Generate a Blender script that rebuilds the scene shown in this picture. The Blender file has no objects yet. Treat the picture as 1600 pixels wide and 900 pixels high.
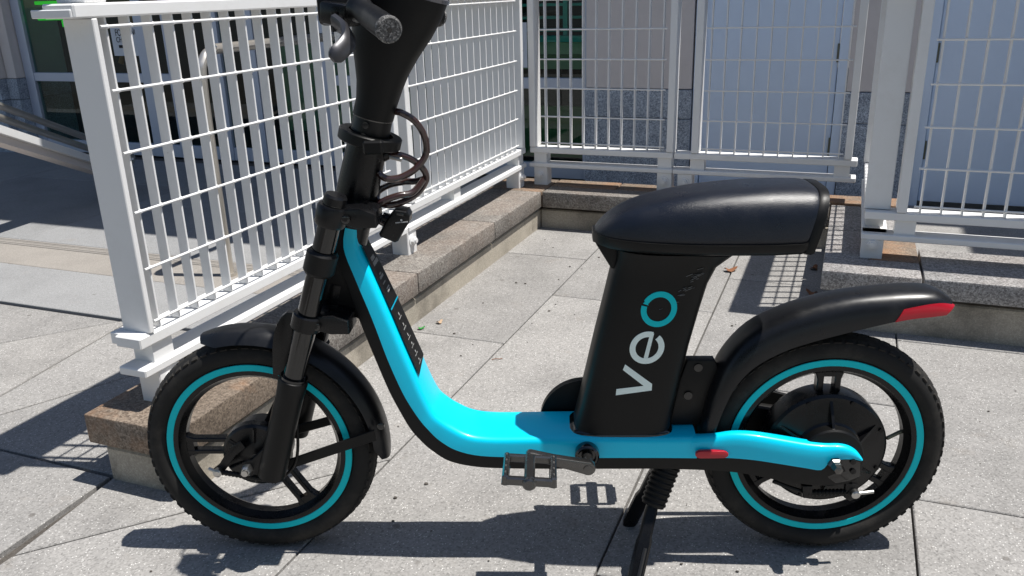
import bpy, bmesh, math, random
from math import sin, cos, pi, radians
from mathutils import Vector, Matrix

random.seed(7)
SC = bpy.context.scene
COL = SC.collection
V = Vector

# ------------------------------------------------------------------ camera
PITCH, ROLL, FPX, CAMH = radians(19.56), radians(1.674), 1312.0, 1.2
fw = V((0, cos(PITCH), -sin(PITCH)))
dn = V((0, -sin(PITCH), -cos(PITCH)))
rt = V((1, 0, 0))
right = rt * cos(ROLL) + dn * sin(ROLL)
down = -rt * sin(ROLL) + dn * cos(ROLL)
cam_d = bpy.data.cameras.new("camera")
cam = bpy.data.objects.new("camera", cam_d)
COL.objects.link(cam)
m3 = Matrix((right, -down, -fw)).transposed()
cam.matrix_world = Matrix.Translation((0, 0, CAMH)) @ m3.to_4x4()
cam_d.sensor_width = 36.0
cam_d.lens = FPX / 1600 * 36.0
cam_d.clip_start, cam_d.clip_end = 0.05, 2000
SC.camera = cam

# ------------------------------------------------------------------ sun, sky, exposure
YAW = radians(22)
W = V((cos(YAW), -sin(YAW), 0))       # along the storefront
U = V((sin(YAW), cos(YAW), 0))        # towards the storefront
SW, SU = -0.37, -0.10                 # shadow displacement per metre of height
to_sun = (W * -SW + U * -SU + V((0, 0, 1))).normalized()
sun_d = bpy.data.lights.new("sun", 'SUN')
sun_d.energy, sun_d.angle, sun_d.color = 5.0, radians(0.53), (1.0, 0.965, 0.91)
sun = bpy.data.objects.new("sun", sun_d)
COL.objects.link(sun)
sun.rotation_euler = (-to_sun).to_track_quat('-Z', 'Y').to_euler()
sun.location = (6, 4, 12)
world = bpy.data.worlds.new("World")
SC.world = world
world.use_nodes = True
wn = world.node_tree
bg = wn.nodes['Background']
sky = wn.nodes.new('ShaderNodeTexSky')
sky.sky_type = 'NISHITA'
sky.sun_disc = False
sky.sun_elevation = math.asin(to_sun.z)
sky.sun_rotation = math.atan2(to_sun.x, to_sun.y)
sky.air_density, sky.dust_density, sky.ozone_density = 1.0, 0.6, 1.2
wn.links.new(sky.outputs[0], bg.inputs[0])
bg.inputs[1].default_value = 0.085
SC.view_settings.view_transform = 'Standard'
SC.view_settings.look = 'None'
SC.view_settings.gamma = 1
SC.view_settings.exposure = 0.40
SC.cycles.max_bounces = 8
SC.cycles.transparent_max_bounces = 16

# ------------------------------------------------------------------ materials
def new_mat(name):
    m = bpy.data.materials.new(name)
    m.use_nodes = True
    nt = m.node_tree
    return m, nt, nt.nodes['Principled BSDF']

def nd(nt, kind, **kw):
    n = nt.nodes.new('ShaderNode' + kind)
    for k, v in kw.items():
        if k in n.inputs.keys():
            n.inputs[k].default_value = v
        else:
            setattr(n, k, v)
    return n

def ramp(nt, fac, stops):
    r = nt.nodes.new('ShaderNodeValToRGB')
    e = r.color_ramp.elements
    while len(e) < len(stops):
        e.new(0.5)
    for el, (p, c) in zip(e, stops):
        el.position = p
        el.color = c if len(c) == 4 else (*c, 1)
    nt.links.new(fac, r.inputs[0])
    return r.outputs[0]

def mix(nt, fac, a, b, mode='MIX'):
    n = nt.nodes.new('ShaderNodeMix')
    n.data_type = 'RGBA'
    n.blend_type = mode
    for sock, val in ((n.inputs[0], fac), (n.inputs[6], a), (n.inputs[7], b)):
        if isinstance(val, (int, float)):
            sock.default_value = val
        elif isinstance(val, tuple):
            sock.default_value = val if len(val) == 4 else (*val, 1)
        else:
            nt.links.new(val, sock)
    return n.outputs[2]

def coords(nt, scale=(1, 1, 1), rand=False, world_space=False):
    if world_space:
        g = nt.nodes.new('ShaderNodeNewGeometry')
        out = g.outputs['Position']
    else:
        out = nt.nodes.new('ShaderNodeTexCoord').outputs['Object']
    mp = nt.nodes.new('ShaderNodeMapping')
    mp.inputs['Scale'].default_value = scale
    nt.links.new(out, mp.inputs['Vector'])
    if rand:
        oi = nt.nodes.new('ShaderNodeObjectInfo')
        ml = nt.nodes.new('ShaderNodeMath')
        ml.operation = 'MULTIPLY'
        ml.inputs[1].default_value = 37.0
        nt.links.new(oi.outputs['Random'], ml.inputs[0])
        nt.links.new(ml.outputs[0], mp.inputs['Location'])
    return mp.outputs[0]

def noise(nt, vec, scale, detail=4, rough=0.55):
    n = nd(nt, 'TexNoise', Scale=scale, Detail=detail, Roughness=rough)
    nt.links.new(vec, n.inputs['Vector'])
    return n.outputs['Fac']

def bump(nt, bsdf, height, strength=0.3, dist=0.002):
    b = nd(nt, 'Bump', Strength=strength, Distance=dist)
    nt.links.new(height, b.inputs['Height'])
    nt.links.new(b.outputs[0], bsdf.inputs['Normal'])

def m_concrete(name, base, fleck=0.5, dark=0.5, scale=1.0, tone=0.12, stain=(0.22, 0.17, 0.12), stain_amt=0.25):
    m, nt, bs = new_mat(name)
    v = coords(nt, rand=True)
    sp = nd(nt, 'TexVoronoi', Scale=230 * scale)
    nt.links.new(v, sp.inputs['Vector'])
    grain = ramp(nt, sp.outputs['Color'], [(0.0, tuple(c * (1 - dark) for c in base)), (0.3, tuple(c * 0.88 for c in base)),
                                           (0.62, base), (1.0, tuple(min(c * 1.22, .85) for c in base))])
    sp2 = nd(nt, 'TexVoronoi', Scale=185 * scale)
    nt.links.new(v, sp2.inputs['Vector'])
    fl = ramp(nt, sp2.outputs['Distance'], [(0.20, (1, 1, 1)), (0.34, (0, 0, 0))])
    fl2 = nt.nodes.new('ShaderNodeSeparateColor')
    nt.links.new(sp2.outputs['Color'], fl2.inputs[0])
    pick = ramp(nt, fl2.outputs[0], [(0.80, (0, 0, 0)), (0.86, (0.75, 0.75, 0.75))])
    fm = nt.nodes.new('ShaderNodeMath'); fm.operation = 'MULTIPLY'
    nt.links.new(fl, fm.inputs[0]); nt.links.new(pick, fm.inputs[1])
    fm2 = nt.nodes.new('ShaderNodeMath'); fm2.operation = 'MULTIPLY'
    nt.links.new(fm.outputs[0], fm2.inputs[0]); fm2.inputs[1].default_value = fleck
    c = mix(nt, fm2.outputs[0], grain, (0.74, 0.73, 0.70))
    big = noise(nt, v, 3.1, 6, 0.62)
    bigc = ramp(nt, big, [(0.28, (1 - tone * 2.2,) * 3), (0.52, (1, 1, 1)), (0.75, (1 + tone * .8,) * 3)])
    c = mix(nt, 1.0, c, bigc, 'MULTIPLY')
    st = noise(nt, v, 8.0, 7, 0.7)
    stf = ramp(nt, st, [(0.60, (0, 0, 0)), (0.78, (stain_amt,) * 3)])
    c = mix(nt, stf, c, stain)
    oi = nt.nodes.new('ShaderNodeObjectInfo')
    tone_c = ramp(nt, oi.outputs['Random'], [(0.0, (0.91, 0.91, 0.91)), (0.5, (1, 1, 1)), (1.0, (1.06, 1.055, 1.045))])
    c = mix(nt, 1.0, c, tone_c, 'MULTIPLY')
    # old gum and oil spots
    gv = nd(nt, 'TexVoronoi', Scale=4.4, Randomness=1.0)
    nz = noise(nt, v, 30, 2)
    gd = nt.nodes.new('ShaderNodeMath'); gd.operation = 'MULTIPLY_ADD'
    nt.links.new(nz, gd.inputs[0]); gd.inputs[1].default_value = 0.05
    nt.links.new(v, gv.inputs['Vector'])
    nt.links.new(gv.outputs['Distance'], gd.inputs[2])
    gum = ramp(nt, gd.outputs[0], [(0.058, (0.6,) * 3), (0.078, (0, 0, 0))])
    c = mix(nt, gum, c, (0.10, 0.09, 0.08))
    nt.links.new(c, bs.inputs['Base Color'])
    bs.inputs['Roughness'].default_value = 0.88
    bs.inputs['Specular IOR Level'].default_value = 0.25
    fine = noise(nt, v, 260 * scale, 3)
    bump(nt, bs, fine, 0.55, 0.0015)
    return m

def m_granite(name, base, dark, light, scale=1.0, rust=0.0):
    m, nt, bs = new_mat(name)
    v = coords(nt, rand=True)
    sp = nd(nt, 'TexVoronoi', Scale=230 * scale)
    nt.links.new(v, sp.inputs['Vector'])
    sc = nt.nodes.new('ShaderNodeSeparateColor')
    nt.links.new(sp.outputs['Color'], sc.inputs[0])
    c = ramp(nt, sc.outputs[0], [(0.0, dark), (0.30, dark), (0.36, base), (0.72, base), (0.80, light), (1.0, light)])
    n = noise(nt, v, 90 * scale, 3)
    c = mix(nt, 0.35, c, ramp(nt, n, [(0.35, dark), (0.65, light)]))
    big = ramp(nt, noise(nt, v, 4.0, 6, 0.65), [(0.3, (0.72,) * 3), (0.6, (1.06,) * 3)])
    c = mix(nt, 1.0, c, big, 'MULTIPLY')
    if rust:
        rf = ramp(nt, noise(nt, v, 2.3, 5, 0.7), [(0.45, (0, 0, 0)), (0.62, (rust,) * 3)])
        c = mix(nt, rf, c, (0.36, 0.17, 0.07))
    nt.links.new(c, bs.inputs['Base Color'])
    bs.inputs['Roughness'].default_value = 0.72
    bump(nt, bs, n, 0.35, 0.001)
    return m

def m_plain(name, col, rough=0.5, spec=0.5, metal=0.0, grime=0.0, chips=0.0, grime_col=(0.2, 0.18, 0.15), bumpy=0.0, bscale=400, coat=0.0, scratch=0.0,
            rough_var=0.0):
    m, nt, bs = new_mat(name)
    v = coords(nt, rand=True)
    c = None
    if grime:
        g = ramp(nt, noise(nt, v, 7.0, 7, 0.72), [(0.50, (0, 0, 0)), (0.80, (grime,) * 3)])
        c = mix(nt, g, col, grime_col)
    if scratch:
        v2 = coords(nt, (9, 9, 70), rand=False)
        s = noise(nt, v2, 6.0, 6, 0.75)
        area = noise(nt, v, 5.0, 3)
        sf = ramp(nt, s, [(0.63, (0, 0, 0)), (0.70, (scratch,) * 3)])
        af = ramp(nt, area, [(0.52, (0, 0, 0)), (0.66, (1, 1, 1))])
        sf = mix(nt, 1.0, sf, af, 'MULTIPLY')
        c = mix(nt, sf, c if c is not None else col, tuple(min(1, x + 0.28) for x in col))
    if chips:
        ch = ramp(nt, noise(nt, v, 55.0, 5, 0.75), [(0.715, (0, 0, 0)), (0.74, (chips,) * 3)])
        c = mix(nt, ch, c if c is not None else col, (0.13, 0.075, 0.045))
    if c is not None:
        nt.links.new(c, bs.inputs['Base Color'])
    else:
        bs.inputs['Base Color'].default_value = (*col, 1)
    bs.inputs['Roughness'].default_value = rough
    if rough_var:
        rr = ramp(nt, noise(nt, v, 14.0, 6, 0.7), [(0.3, (max(rough - rough_var, .02),) * 3), (0.7, (min(rough + rough_var, 1),) * 3)])
        nt.links.new(rr, bs.inputs['Roughness'])
    bs.inputs['Metallic'].default_value = metal
    bs.inputs['Specular IOR Level'].default_value = spec
    bs.inputs['Coat Weight'].default_value = coat
    bs.inputs['Coat Roughness'].default_value = 0.08
    if bumpy:
        bump(nt, bs, noise(nt, v, bscale, 3), bumpy, 0.0008)
    return m

M = {}
M['paver'] = m_concrete('paver_concrete', (0.282, 0.273, 0.262), 1.0, 0.46, 1.0, 0.10)
M['paver_grey'] = m_concrete('grey_paving_stone', (0.262, 0.264, 0.266), 0.35, 0.30, 1.5, 0.06)
M['tread'] = m_concrete('buff_step_stone', (0.275, 0.255, 0.232), 0.2, 0.22, 1.7, 0.06)
M['joint'] = m_concrete('joint_mortar', (0.10, 0.09, 0.08), 0.1, 0.5, 1.2, 0.2)
M['base'] = m_concrete('wall_base_concrete', (0.37, 0.335, 0.28), 0.10, 0.18, 1.1, 0.3, (0.05, 0.045, 0.04), 0.75)
M['coping'] = m_granite('coping_granite', (0.185, 0.165, 0.145), (0.085, 0.075, 0.066), (0.30, 0.28, 0.255), 1.0, 0.10)
M['coping_grey'] = m_granite('grey_coping_granite', (0.25, 0.24, 0.235), (0.105, 0.10, 0.10), (0.41, 0.40, 0.39), 1.0, 0.05)
M['coping_rust'] = m_granite('rust_stained_granite', (0.175, 0.135, 0.10), (0.085, 0.062, 0.045), (0.27, 0.215, 0.165), 1.0, 0.55)
M['granite'] = m_granite('blue_grey_granite', (0.33, 0.37, 0.43), (0.12, 0.14, 0.18), (0.60, 0.66, 0.74), 1.2)
M['lime'] = m_plain('limestone', (0.66, 0.60, 0.57), 0.85, 0.2, grime=0.25, grime_col=(0.45, 0.41, 0.38), bumpy=0.4, bscale=180)
M['white'] = m_plain('white_fence_paint', (0.74, 0.74, 0.735), 0.42, 0.45, grime=0.16, chips=0.8, grime_col=(0.40, 0.34, 0.26), bumpy=0.12, bscale=120, rough_var=.1)
M['door'] = m_plain('grey_door_paint', (0.68, 0.78, 0.92), 0.45, 0.35, grime=0.05, bumpy=0.05)
M['alu'] = m_plain('anodised_frame', (0.50, 0.54, 0.64), 0.4, 0.5, metal=0.3)
M['steel'] = m_plain('brushed_steel', (0.62, 0.58, 0.52), 0.30, 0.5, metal=0.75, grime=0.2)
M['bolt'] = m_plain('bright_zinc', (0.46, 0.45, 0.43), 0.33, 0.5, metal=1.0)
M['brass'] = m_plain('tarnished_hinge', (0.16, 0.16, 0.12), 0.5, 0.4, metal=0.6)
M['cyan'] = m_plain('cyan_gloss_paint', (0.0, 0.57, 0.80), 0.32, 0.3, coat=0.12, scratch=0.0)
M['teal'] = m_plain('teal_rim_stripe', (0.0, 0.56, 0.62), 0.5, 0.2)
M['black_frame'] = m_plain('black_frame_plastic', (0.007, 0.0066, 0.0062), 0.55, 0.25, grime=0.2, grime_col=(0.03, 0.027, 0.024), bumpy=0.15, bscale=500)
M['black_matt'] = m_plain('matt_black_plastic', (0.004, 0.004, 0.004), 0.42, 0.24, grime=0.2, grime_col=(0.022, 0.021, 0.02), scratch=0.10, bumpy=0.15, bscale=600, rough_var=.1)
M['post_plastic'] = m_plain('scratched_post_plastic', (0.004, 0.004, 0.004), 0.45, 0.24, grime=0.2, grime_col=(0.02, 0.02, 0.02), scratch=0.30, bumpy=0.15, bscale=600)
M['black_gloss'] = m_plain('gloss_black_metal', (0.004, 0.004, 0.004), 0.14, 0.5, coat=0.3, rough_var=.06)
M['black_satin'] = m_plain('satin_black_metal', (0.004, 0.004, 0.0045), 0.28, 0.3, rough_var=.12, grime=0.15, grime_col=(0.035, 0.032, 0.03))
M['fender'] = m_plain('scuffed_fender_plastic', (0.006, 0.0065, 0.008), 0.34, 0.36, grime=0.25, grime_col=(0.04, 0.04, 0.04), scratch=0.2, rough_var=.1)
M['seat'] = m_plain('seat_vinyl', (0.005, 0.007, 0.013), 0.32, 0.48, bumpy=0.55, bscale=650, grime=0.12, grime_col=(0.03, 0.03, 0.033), rough_var=.08)
M['rubber'] = m_plain('dusty_rubber', (0.014, 0.0135, 0.013), 0.75, 0.25, grime=0.7, grime_col=(0.062, 0.054, 0.045), bumpy=0.25, bscale=300)
M['tread_rubber'] = m_plain('worn_tread_rubber', (0.026, 0.024, 0.022), 0.85, 0.2, grime=0.5, grime_col=(0.075, 0.068, 0.058), bumpy=0.4, bscale=200)
M['red'] = m_plain('red_reflector', (0.40, 0.008, 0.02), 0.28, 0.4, coat=0.2)
M['logo_grey'] = m_plain('pale_logo_print', (0.80, 0.91, 0.86), 0.5, 0.3, grime=0.12, grime_col=(0.05, 0.05, 0.05))
M['print_white'] = m_plain('white_print', (0.62, 0.62, 0.60), 0.6, 0.3)
M['sticker'] = m_plain('black_sticker', (0.012, 0.012, 0.013), 0.42, 0.5)
M['alloy'] = m_plain('worn_crank_alloy', (0.115, 0.113, 0.11), 0.24, 0.5, metal=0.9, grime=0.35, grime_col=(0.03, 0.03, 0.03), rough_var=.1)
M['lever'] = m_plain('lever_alloy', (0.05, 0.05, 0.056), 0.36, 0.5, metal=0.5, grime=.2)
M['cable'] = m_plain('braided_cable', (0.035, 0.016, 0.013), 0.22, 0.5, coat=0.6)
M['grip_end'] = m_plain('scuffed_grip_end', (0.06, 0.06, 0.06), 0.9, 0.2, grime=0.0, bumpy=0.8, bscale=260)
M['grip_end'] = m_granite('scuffed_grip_end', (0.05, 0.05, 0.05), (0.02, 0.02, 0.02), (0.30, 0.29, 0.28), 2.2)
M['paper'] = m_plain('poster_paper', (0.66, 0.68, 0.72), 0.7, 0.2)
M['ink'] = m_plain('poster_ink', (0.03, 0.03, 0.035), 0.7, 0.2)
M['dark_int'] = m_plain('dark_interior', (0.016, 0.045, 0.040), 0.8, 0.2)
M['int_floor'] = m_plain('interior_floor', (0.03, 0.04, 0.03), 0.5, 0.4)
M['teal_refl'] = m_plain('teal_reflection', (0.10, 0.52, 0.45), 0.6, 0.3)  # painted tint for reflected bands in the glass
M['olive_refl'] = m_plain('olive_counter_reflection', (0.38, 0.48, 0.30), 0.6, 0.3)
M['leaf_green'] = m_plain('fresh_leaf', (0.03, 0.22, 0.04), 0.5, 0.4)
M['leaf_dry'] = m_plain('dry_leaf', (0.20, 0.085, 0.04), 0.7, 0.3, grime=.5, grime_col=(0.12, .05, .03))
M['leaf_pale'] = m_plain('pale_leaf', (0.42, 0.30, 0.20), 0.7, 0.3)
M['foliage'] = m_plain('tree_foliage', (0.05, 0.085, 0.025), 0.6, 0.3)
M['asphalt'] = m_concrete('far_paving', (0.11, 0.11, 0.11), 0.1, 0.3, 1.0, 0.1)
M['gap'] = m_plain('painted_gap_shade', (0.012, 0.011, 0.010), 0.9, 0.1)  # near-black paint for the shade in the coping gap
M['green_refl'] = m_plain('dark_green_reflection', (0.05, 0.17, 0.05), 0.6, 0.3)  # painted tint for dark green reflections in the glass
M['scuff'] = m_plain('pale_scuff', (0.20, 0.20, 0.195), 0.8, 0.2)
M['orange'] = m_plain('orange_post', (0.40, 0.13, 0.03), 0.5, 0.4)
mm, nt, bs = new_mat('green_neon')
bs.inputs['Base Color'].default_value = (0, .3, .02, 1)
bs.inputs['Emission Color'].default_value = (0.01, 0.55, 0.02, 1)
bs.inputs['Emission Strength'].default_value = 0.7
M['neon'] = mm
mm, nt, bs = new_mat('tinted_glass')
out = nt.nodes['Material Output']
tr = nd(nt, 'BsdfTransparent'); tr.inputs[0].default_value = (0.70, 0.82, 0.78, 1)
gl = nd(nt, 'BsdfGlossy', Roughness=0.01); gl.inputs[0].default_value = (0.9, 0.95, 0.95, 1)
lw = nd(nt, 'Fresnel', IOR=1.5)
gg = nt.nodes.new('ShaderNodeNewGeometry')
fr = nt.nodes.new('ShaderNodeMath'); fr.operation = 'MULTIPLY_ADD'
nt.links.new(gg.outputs['Backfacing'], fr.inputs[0]); fr.inputs[1].default_value = -1.0; fr.inputs[2].default_value = 1.0
fm_ = nt.nodes.new('ShaderNodeMath'); fm_.operation = 'MULTIPLY'
nt.links.new(fr.outputs[0], fm_.inputs[0]); nt.links.new(lw.outputs[0], fm_.inputs[1])
fr = fm_
ms = nt.nodes.new('ShaderNodeMixShader')
nt.links.new(fr.outputs[0], ms.inputs[0]); nt.links.new(tr.outputs[0], ms.inputs[1]); nt.links.new(gl.outputs[0], ms.inputs[2])
nt.links.new(ms.outputs[0], out.inputs[0])
M['glass'] = mm
mm, nt, bs = new_mat('clear_display_cover')
bs.inputs['Base Color'].default_value = (0.06, 0.06, 0.07, 1)
bs.inputs['Roughness'].default_value = 0.04
bs.inputs['Coat Weight'].default_value = 1.0
M['clear'] = mm

# ------------------------------------------------------------------ mesh helpers
def finish(bm, smooth=30):
    bmesh.ops.recalc_face_normals(bm, faces=bm.faces)
    me = bpy.data.meshes.new('mesh')
    bm.to_mesh(me)
    bm.free()
    if smooth:
        for p in me.polygons:
            p.use_smooth = True
        me.set_sharp_from_angle(angle=radians(smooth))
    return me

def link(name, me, mat, parent=None, loc=None, rot=None):
    me.name = name
    if mat is not None and not me.materials:
        me.materials.append(M[mat] if isinstance(mat, str) else mat)
    o = bpy.data.objects.new(name, me)
    COL.objects.link(o)
    if parent is not None:
        o.parent = parent
    if loc is not None:
        o.location = loc
    if rot is not None:
        o.rotation_euler = rot
    return o

def part(name, bm, mat, parent=None, loc=None, rot=None, smooth=30):
    return link(name, finish(bm, smooth), mat, parent, loc, rot)

def again(o, loc=None, rot=None, parent=None):
    c = o.copy()
    COL.objects.link(c)
    if parent is not None:
        c.parent = parent
    if loc is not None:
        c.location = loc
    if rot is not None:
        c.rotation_euler = rot
    return c

def thing(name, label, cat, loc=(0, 0, 0), rz=0, group=None):
    o = bpy.data.objects.new(name, None)
    COL.objects.link(o)
    o.empty_display_size = 0.1
    o.location = loc
    o.rotation_euler = (0, 0, rz)
    o['label'], o['category'] = label, cat
    if group:
        o['group'] = group
    return o

def tag(o, label, cat, group=None):
    o['label'], o['category'] = label, cat
    if group:
        o['group'] = group
    return o

def fence_pt(w, u, z=0.0):
    return W * w + U * u + V((0, 0, z))

def box(bm, x0, x1, y0, y1, z0, z1, bev=0.0, seg=1):
    r = bmesh.ops.create_cube(bm, size=1)
    vs = r['verts']
    for v in vs:
        v.co = V(((x0 + x1) / 2 + v.co.x * (x1 - x0), (y0 + y1) / 2 + v.co.y * (y1 - y0), (z0 + z1) / 2 + v.co.z * (z1 - z0)))
    if bev:
        es = list({e for v in vs for e in v.link_edges})
        bmesh.ops.bevel(bm, geom=es, offset=bev, segments=seg, profile=0.5, affect='EDGES')

def new():
    return bmesh.new()

def bbox(*a, bev=0.0, seg=1):
    bm = new()
    box(bm, *a, bev=bev, seg=seg)
    return bm

def loft(bm, rings, cap=True, closed=True):
    vr = [[bm.verts.new(p) for p in r] for r in rings]
    n = len(vr[0])
    for a, b in zip(vr, vr[1:]):
        for i in range(n if closed else n - 1):
            j = (i + 1) % n
            bm.faces.new((a[i], a[j], b[j], b[i]))
    if cap and closed:
        bm.faces.new(list(reversed(vr[0])))
        bm.faces.new(vr[-1])
    return vr

def smooth_path(pts, sub=6):
    pts = [V(p) for p in pts]
    out = []
    for i in range(len(pts) - 1):
        p0 = pts[max(i - 1, 0)]; p1 = pts[i]; p2 = pts[i + 1]; p3 = pts[min(i + 2, len(pts) - 1)]
        for k in range(sub):
            t = k / sub
            out.append(0.5 * ((2 * p1) + (p2 - p0) * t + (2 * p0 - 5 * p1 + 4 * p2 - p3) * t * t + (3 * p1 - p0 - 3 * p2 + p3) * t ** 3))
    out.append(pts[-1])
    return out

def tube(bm, pts, r, n=12, cap=True):
    pts = [V(p) for p in pts]
    rs = r if isinstance(r, (list, tuple)) else [r] * len(pts)
    t0 = (pts[1] - pts[0]).normalized()
    ref = V((0, 0, 1)) if abs(t0.z) < 0.9 else V((1, 0, 0))
    nrm = t0.cross(ref).normalized()
    rings = []
    for i, p in enumerate(pts):
        t = (pts[min(i + 1, len(pts) - 1)] - pts[max(i - 1, 0)]).normalized()
        nrm = (nrm - t * nrm.dot(t)).normalized()
        b = t.cross(nrm)
        rings.append([p + (nrm * cos(2 * pi * k / n) + b * sin(2 * pi * k / n)) * rs[i] for k in range(n)])
    loft(bm, rings, cap)

def btube(pts, r, n=12, cap=True):
    bm = new()
    tube(bm, pts, r, n, cap)
    return bm

def lathe(bm, prof, cx=0, cz=0, n=64, a0=0.0, a1=2 * pi):
    """prof: closed list of (r, y) turned about the Y axis through (cx, cz)."""
    full = abs(a1 - a0 - 2 * pi) < 1e-6
    steps = n if full else n + 1
    rings = []
    for i in range(steps):
        a = a0 + (a1 - a0) * i / n
        rings.append([V((cx + r * cos(a), y, cz + r * sin(a))) for r, y in prof])
    vr = [[bm.verts.new(p) for p in r] for r in rings]
    m = len(prof)
    for i in range(steps if full else steps - 1):
        a, b = vr[i], vr[(i + 1) % steps]
        for k in range(m):
            l = (k + 1) % m
            bm.faces.new((a[k], a[l], b[l], b[k]))
    if not full:
        bm.faces.new(vr[0]); bm.faces.new(list(reversed(vr[-1])))

def disc_lathe(bm, prof, cx=0, cz=0, n=48):
    """prof: open list from axis to axis (r, y); r=0 at ends is collapsed."""
    rings = [[V((cx + r * cos(2 * pi * i / n), y, cz + r * sin(2 * pi * i / n))) for i in range(n)] for r, y in prof if r > 1e-6]
    loft(bm, rings, True)

def prism(bm, outline, y0, y1, bev=0.0, seg=2):
    """outline in (x, z), extruded along y."""
    a = [bm.verts.new((x, y0, z)) for x, z in outline]
    b = [bm.verts.new((x, y1, z)) for x, z in outline]
    n = len(a)
    f = [bm.faces.new(a), bm.faces.new(list(reversed(b)))]
    for i in range(n):
        j = (i + 1) % n
        bm.faces.new((a[j], a[i], b[i], b[j]))
    if bev:
        bmesh.ops.recalc_face_normals(bm, faces=bm.faces)
        es = [e for e in bm.edges if e.verts[0] in set(a + b) and e.verts[1] in set(a + b) and abs(e.verts[0].co.y - e.verts[1].co.y) < 1e-6
              and len(e.link_faces) == 2]
        bmesh.ops.bevel(bm, geom=es, offset=bev, segments=seg, profile=0.5, affect='EDGES')

def bprism(outline, y0, y1, bev=0.0, seg=2):
    bm = new()
    prism(bm, outline, y0, y1, bev, seg)
    return bm

def slab(bm, poly, z0, z1, bev=0.0):
    """poly in (x, y), extruded along z."""
    a = [bm.verts.new((x, y, z0)) for x, y in poly]
    b = [bm.verts.new((x, y, z1)) for x, y in poly]
    n = len(a)
    bm.faces.new(list(reversed(a))); top = bm.faces.new(b)
    for i in range(n):
        j = (i + 1) % n
        bm.faces.new((a[i], a[j], b[j], b[i]))
    if bev:
        bmesh.ops.bevel(bm, geom=list(top.edges), offset=bev, segments=1, affect='EDGES')

def hexbolt(name, parent, loc, axis, r=0.012, h=0.008, mat='bolt'):
    """hex head on a round washer, axis = 'x', 'y', '-x' or '-y'."""
    bm = new()
    for rr, a, b, n in ((r * 1.45, 0, h * .3, 20), (r, h * .3, h * 1.1, 6), (r * .55, h * 1.1, h * 1.6, 10)):
        loft(bm, [[V((rr * cos(2 * pi * k / n), rr * sin(2 * pi * k / n), z)) for k in range(n)] for z in (a, b)])
    rot = {'x': (0, pi / 2, 0), '-x': (0, -pi / 2, 0), 'y': (-pi / 2, 0, 0), '-y': (pi / 2, 0, 0)}[axis]
    return part(name, bm, mat, parent, loc, rot)

# ------------------------------------------------------------------ ground and paving
FZ = -YAW
def structure(o):
    o['kind'] = 'structure'
    return o

bm = new()
slab(bm, [(-300, -300), (300, -300), (300, 300), (-300, 300)], -0.4, -0.022)
structure(part('ground', bm, 'asphalt'))
bm = new()
slab(bm, [(-9, -2), (9, -2), (9, 9), (-9, 9)], -0.021, -0.016)
structure(part('paving_bed', bm, 'joint'))

def paving(name):
    o = bpy.data.objects.new(name, None)
    COL.objects.link(o)
    o.rotation_euler = (0, 0, FZ)
    return structure(o)

def inset(poly, g):
    """shrink a convex anticlockwise polygon by g."""
    n = len(poly)
    area = sum(poly[i][0] * poly[(i + 1) % n][1] - poly[(i + 1) % n][0] * poly[i][1] for i in range(n))
    if area < 0:
        poly = list(reversed(poly))
    lines = []
    for i in range(n):
        p, q = V(poly[i]).to_2d(), V(poly[(i + 1) % n]).to_2d()
        d = (q - p).normalized()
        nn = V((-d.y, d.x))
        lines.append((p + nn * g, d))
    out = []
    for i in range(n):
        p, d = lines[i - 1]
        q, e = lines[i]
        den = d.x * e.y - d.y * e.x
        t = ((q.x - p.x) * e.y - (q.y - p.y) * e.x) / den
        out.append((p.x + d.x * t, p.y + d.y * t))
    return out

pav = paving('pavement')
def paver(poly, mat='paver', g=0.0027, root=None, dz=0.0):
    cx = sum(p[0] for p in poly) / len(poly); cy = sum(p[1] for p in poly) / len(poly)
    bm = new()
    slab(bm, [(x - cx, y - cy) for x, y in inset(poly, g)], -0.05, dz + random.uniform(-0.0012, 0.0004), 0.0025)
    return part('paver', bm, mat, root or pav, (cx, cy, 0), smooth=0)

edges_w = [-1.72, -1.075, -0.415, 0.234, 0.885, 1.54, 2.2, 2.86, 3.52]
joint0 = {-1.075: 2.07, -0.415: 1.46, 0.234: 1.99, 0.885: 2.5, 1.54: 1.7, 2.2: 2.3, 2.86: 1.9}
for a, b in zip(edges_w[1:], edges_w[2:]):
    j = joint0[a] - 4 * 1.03
    while j < 5.0:
        paver([(a, j), (b, j), (b, min(j + 1.03, 5.08)), (a, min(j + 1.03, 5.08))])
        j += 1.03
# the column beside the low wall, cut on the diagonal at its near end
paver([(-1.735, 1.405), (-1.70, 1.075), (-1.075, 1.735), (-1.075, 2.57), (-1.72, 2.57)])
paver([(-1.70, 1.072), (-1.70, -0.4), (-1.075, -0.4), (-1.075, 1.733)])
paver([(-1.72, 2.57), (-1.075, 2.57), (-1.075, 3.605), (-1.72, 3.605)])
paver([(-1.72, 3.605), (-1.075, 3.605), (-1.075, 4.64), (-1.72, 4.64)])
# corner of the walk left of the low wall
paver([(-6, 2.31), (-2.62, 2.31), (-4.41, 0.2), (-6, 0.2)])
paver([(-2.615, 2.31), (-2.583, 2.31), (-2.44, 1.42), (-2.44, 0.2), (-4.40, 0.2)])
paver([(-2.58, 2.31), (-1.983, 2.31), (-2.44, 1.425)])
paver([(-1.983, 2.31), (-1.725, 2.31), (-1.725, 1.42), (-2.44, 1.42)])
paver([(-2.44, 1.418), (-1.745, 1.412), (-1.70, 0.2), (-2.44, 0.2)])
paver([(-6, 0.2), (-2.44, 0.2), (-2.44, -1.6), (-6, -1.6)])
paver([(-2.44, 0.2), (-1.70, 0.2), (-1.70, -1.6), (-2.44, -1.6)])
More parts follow.
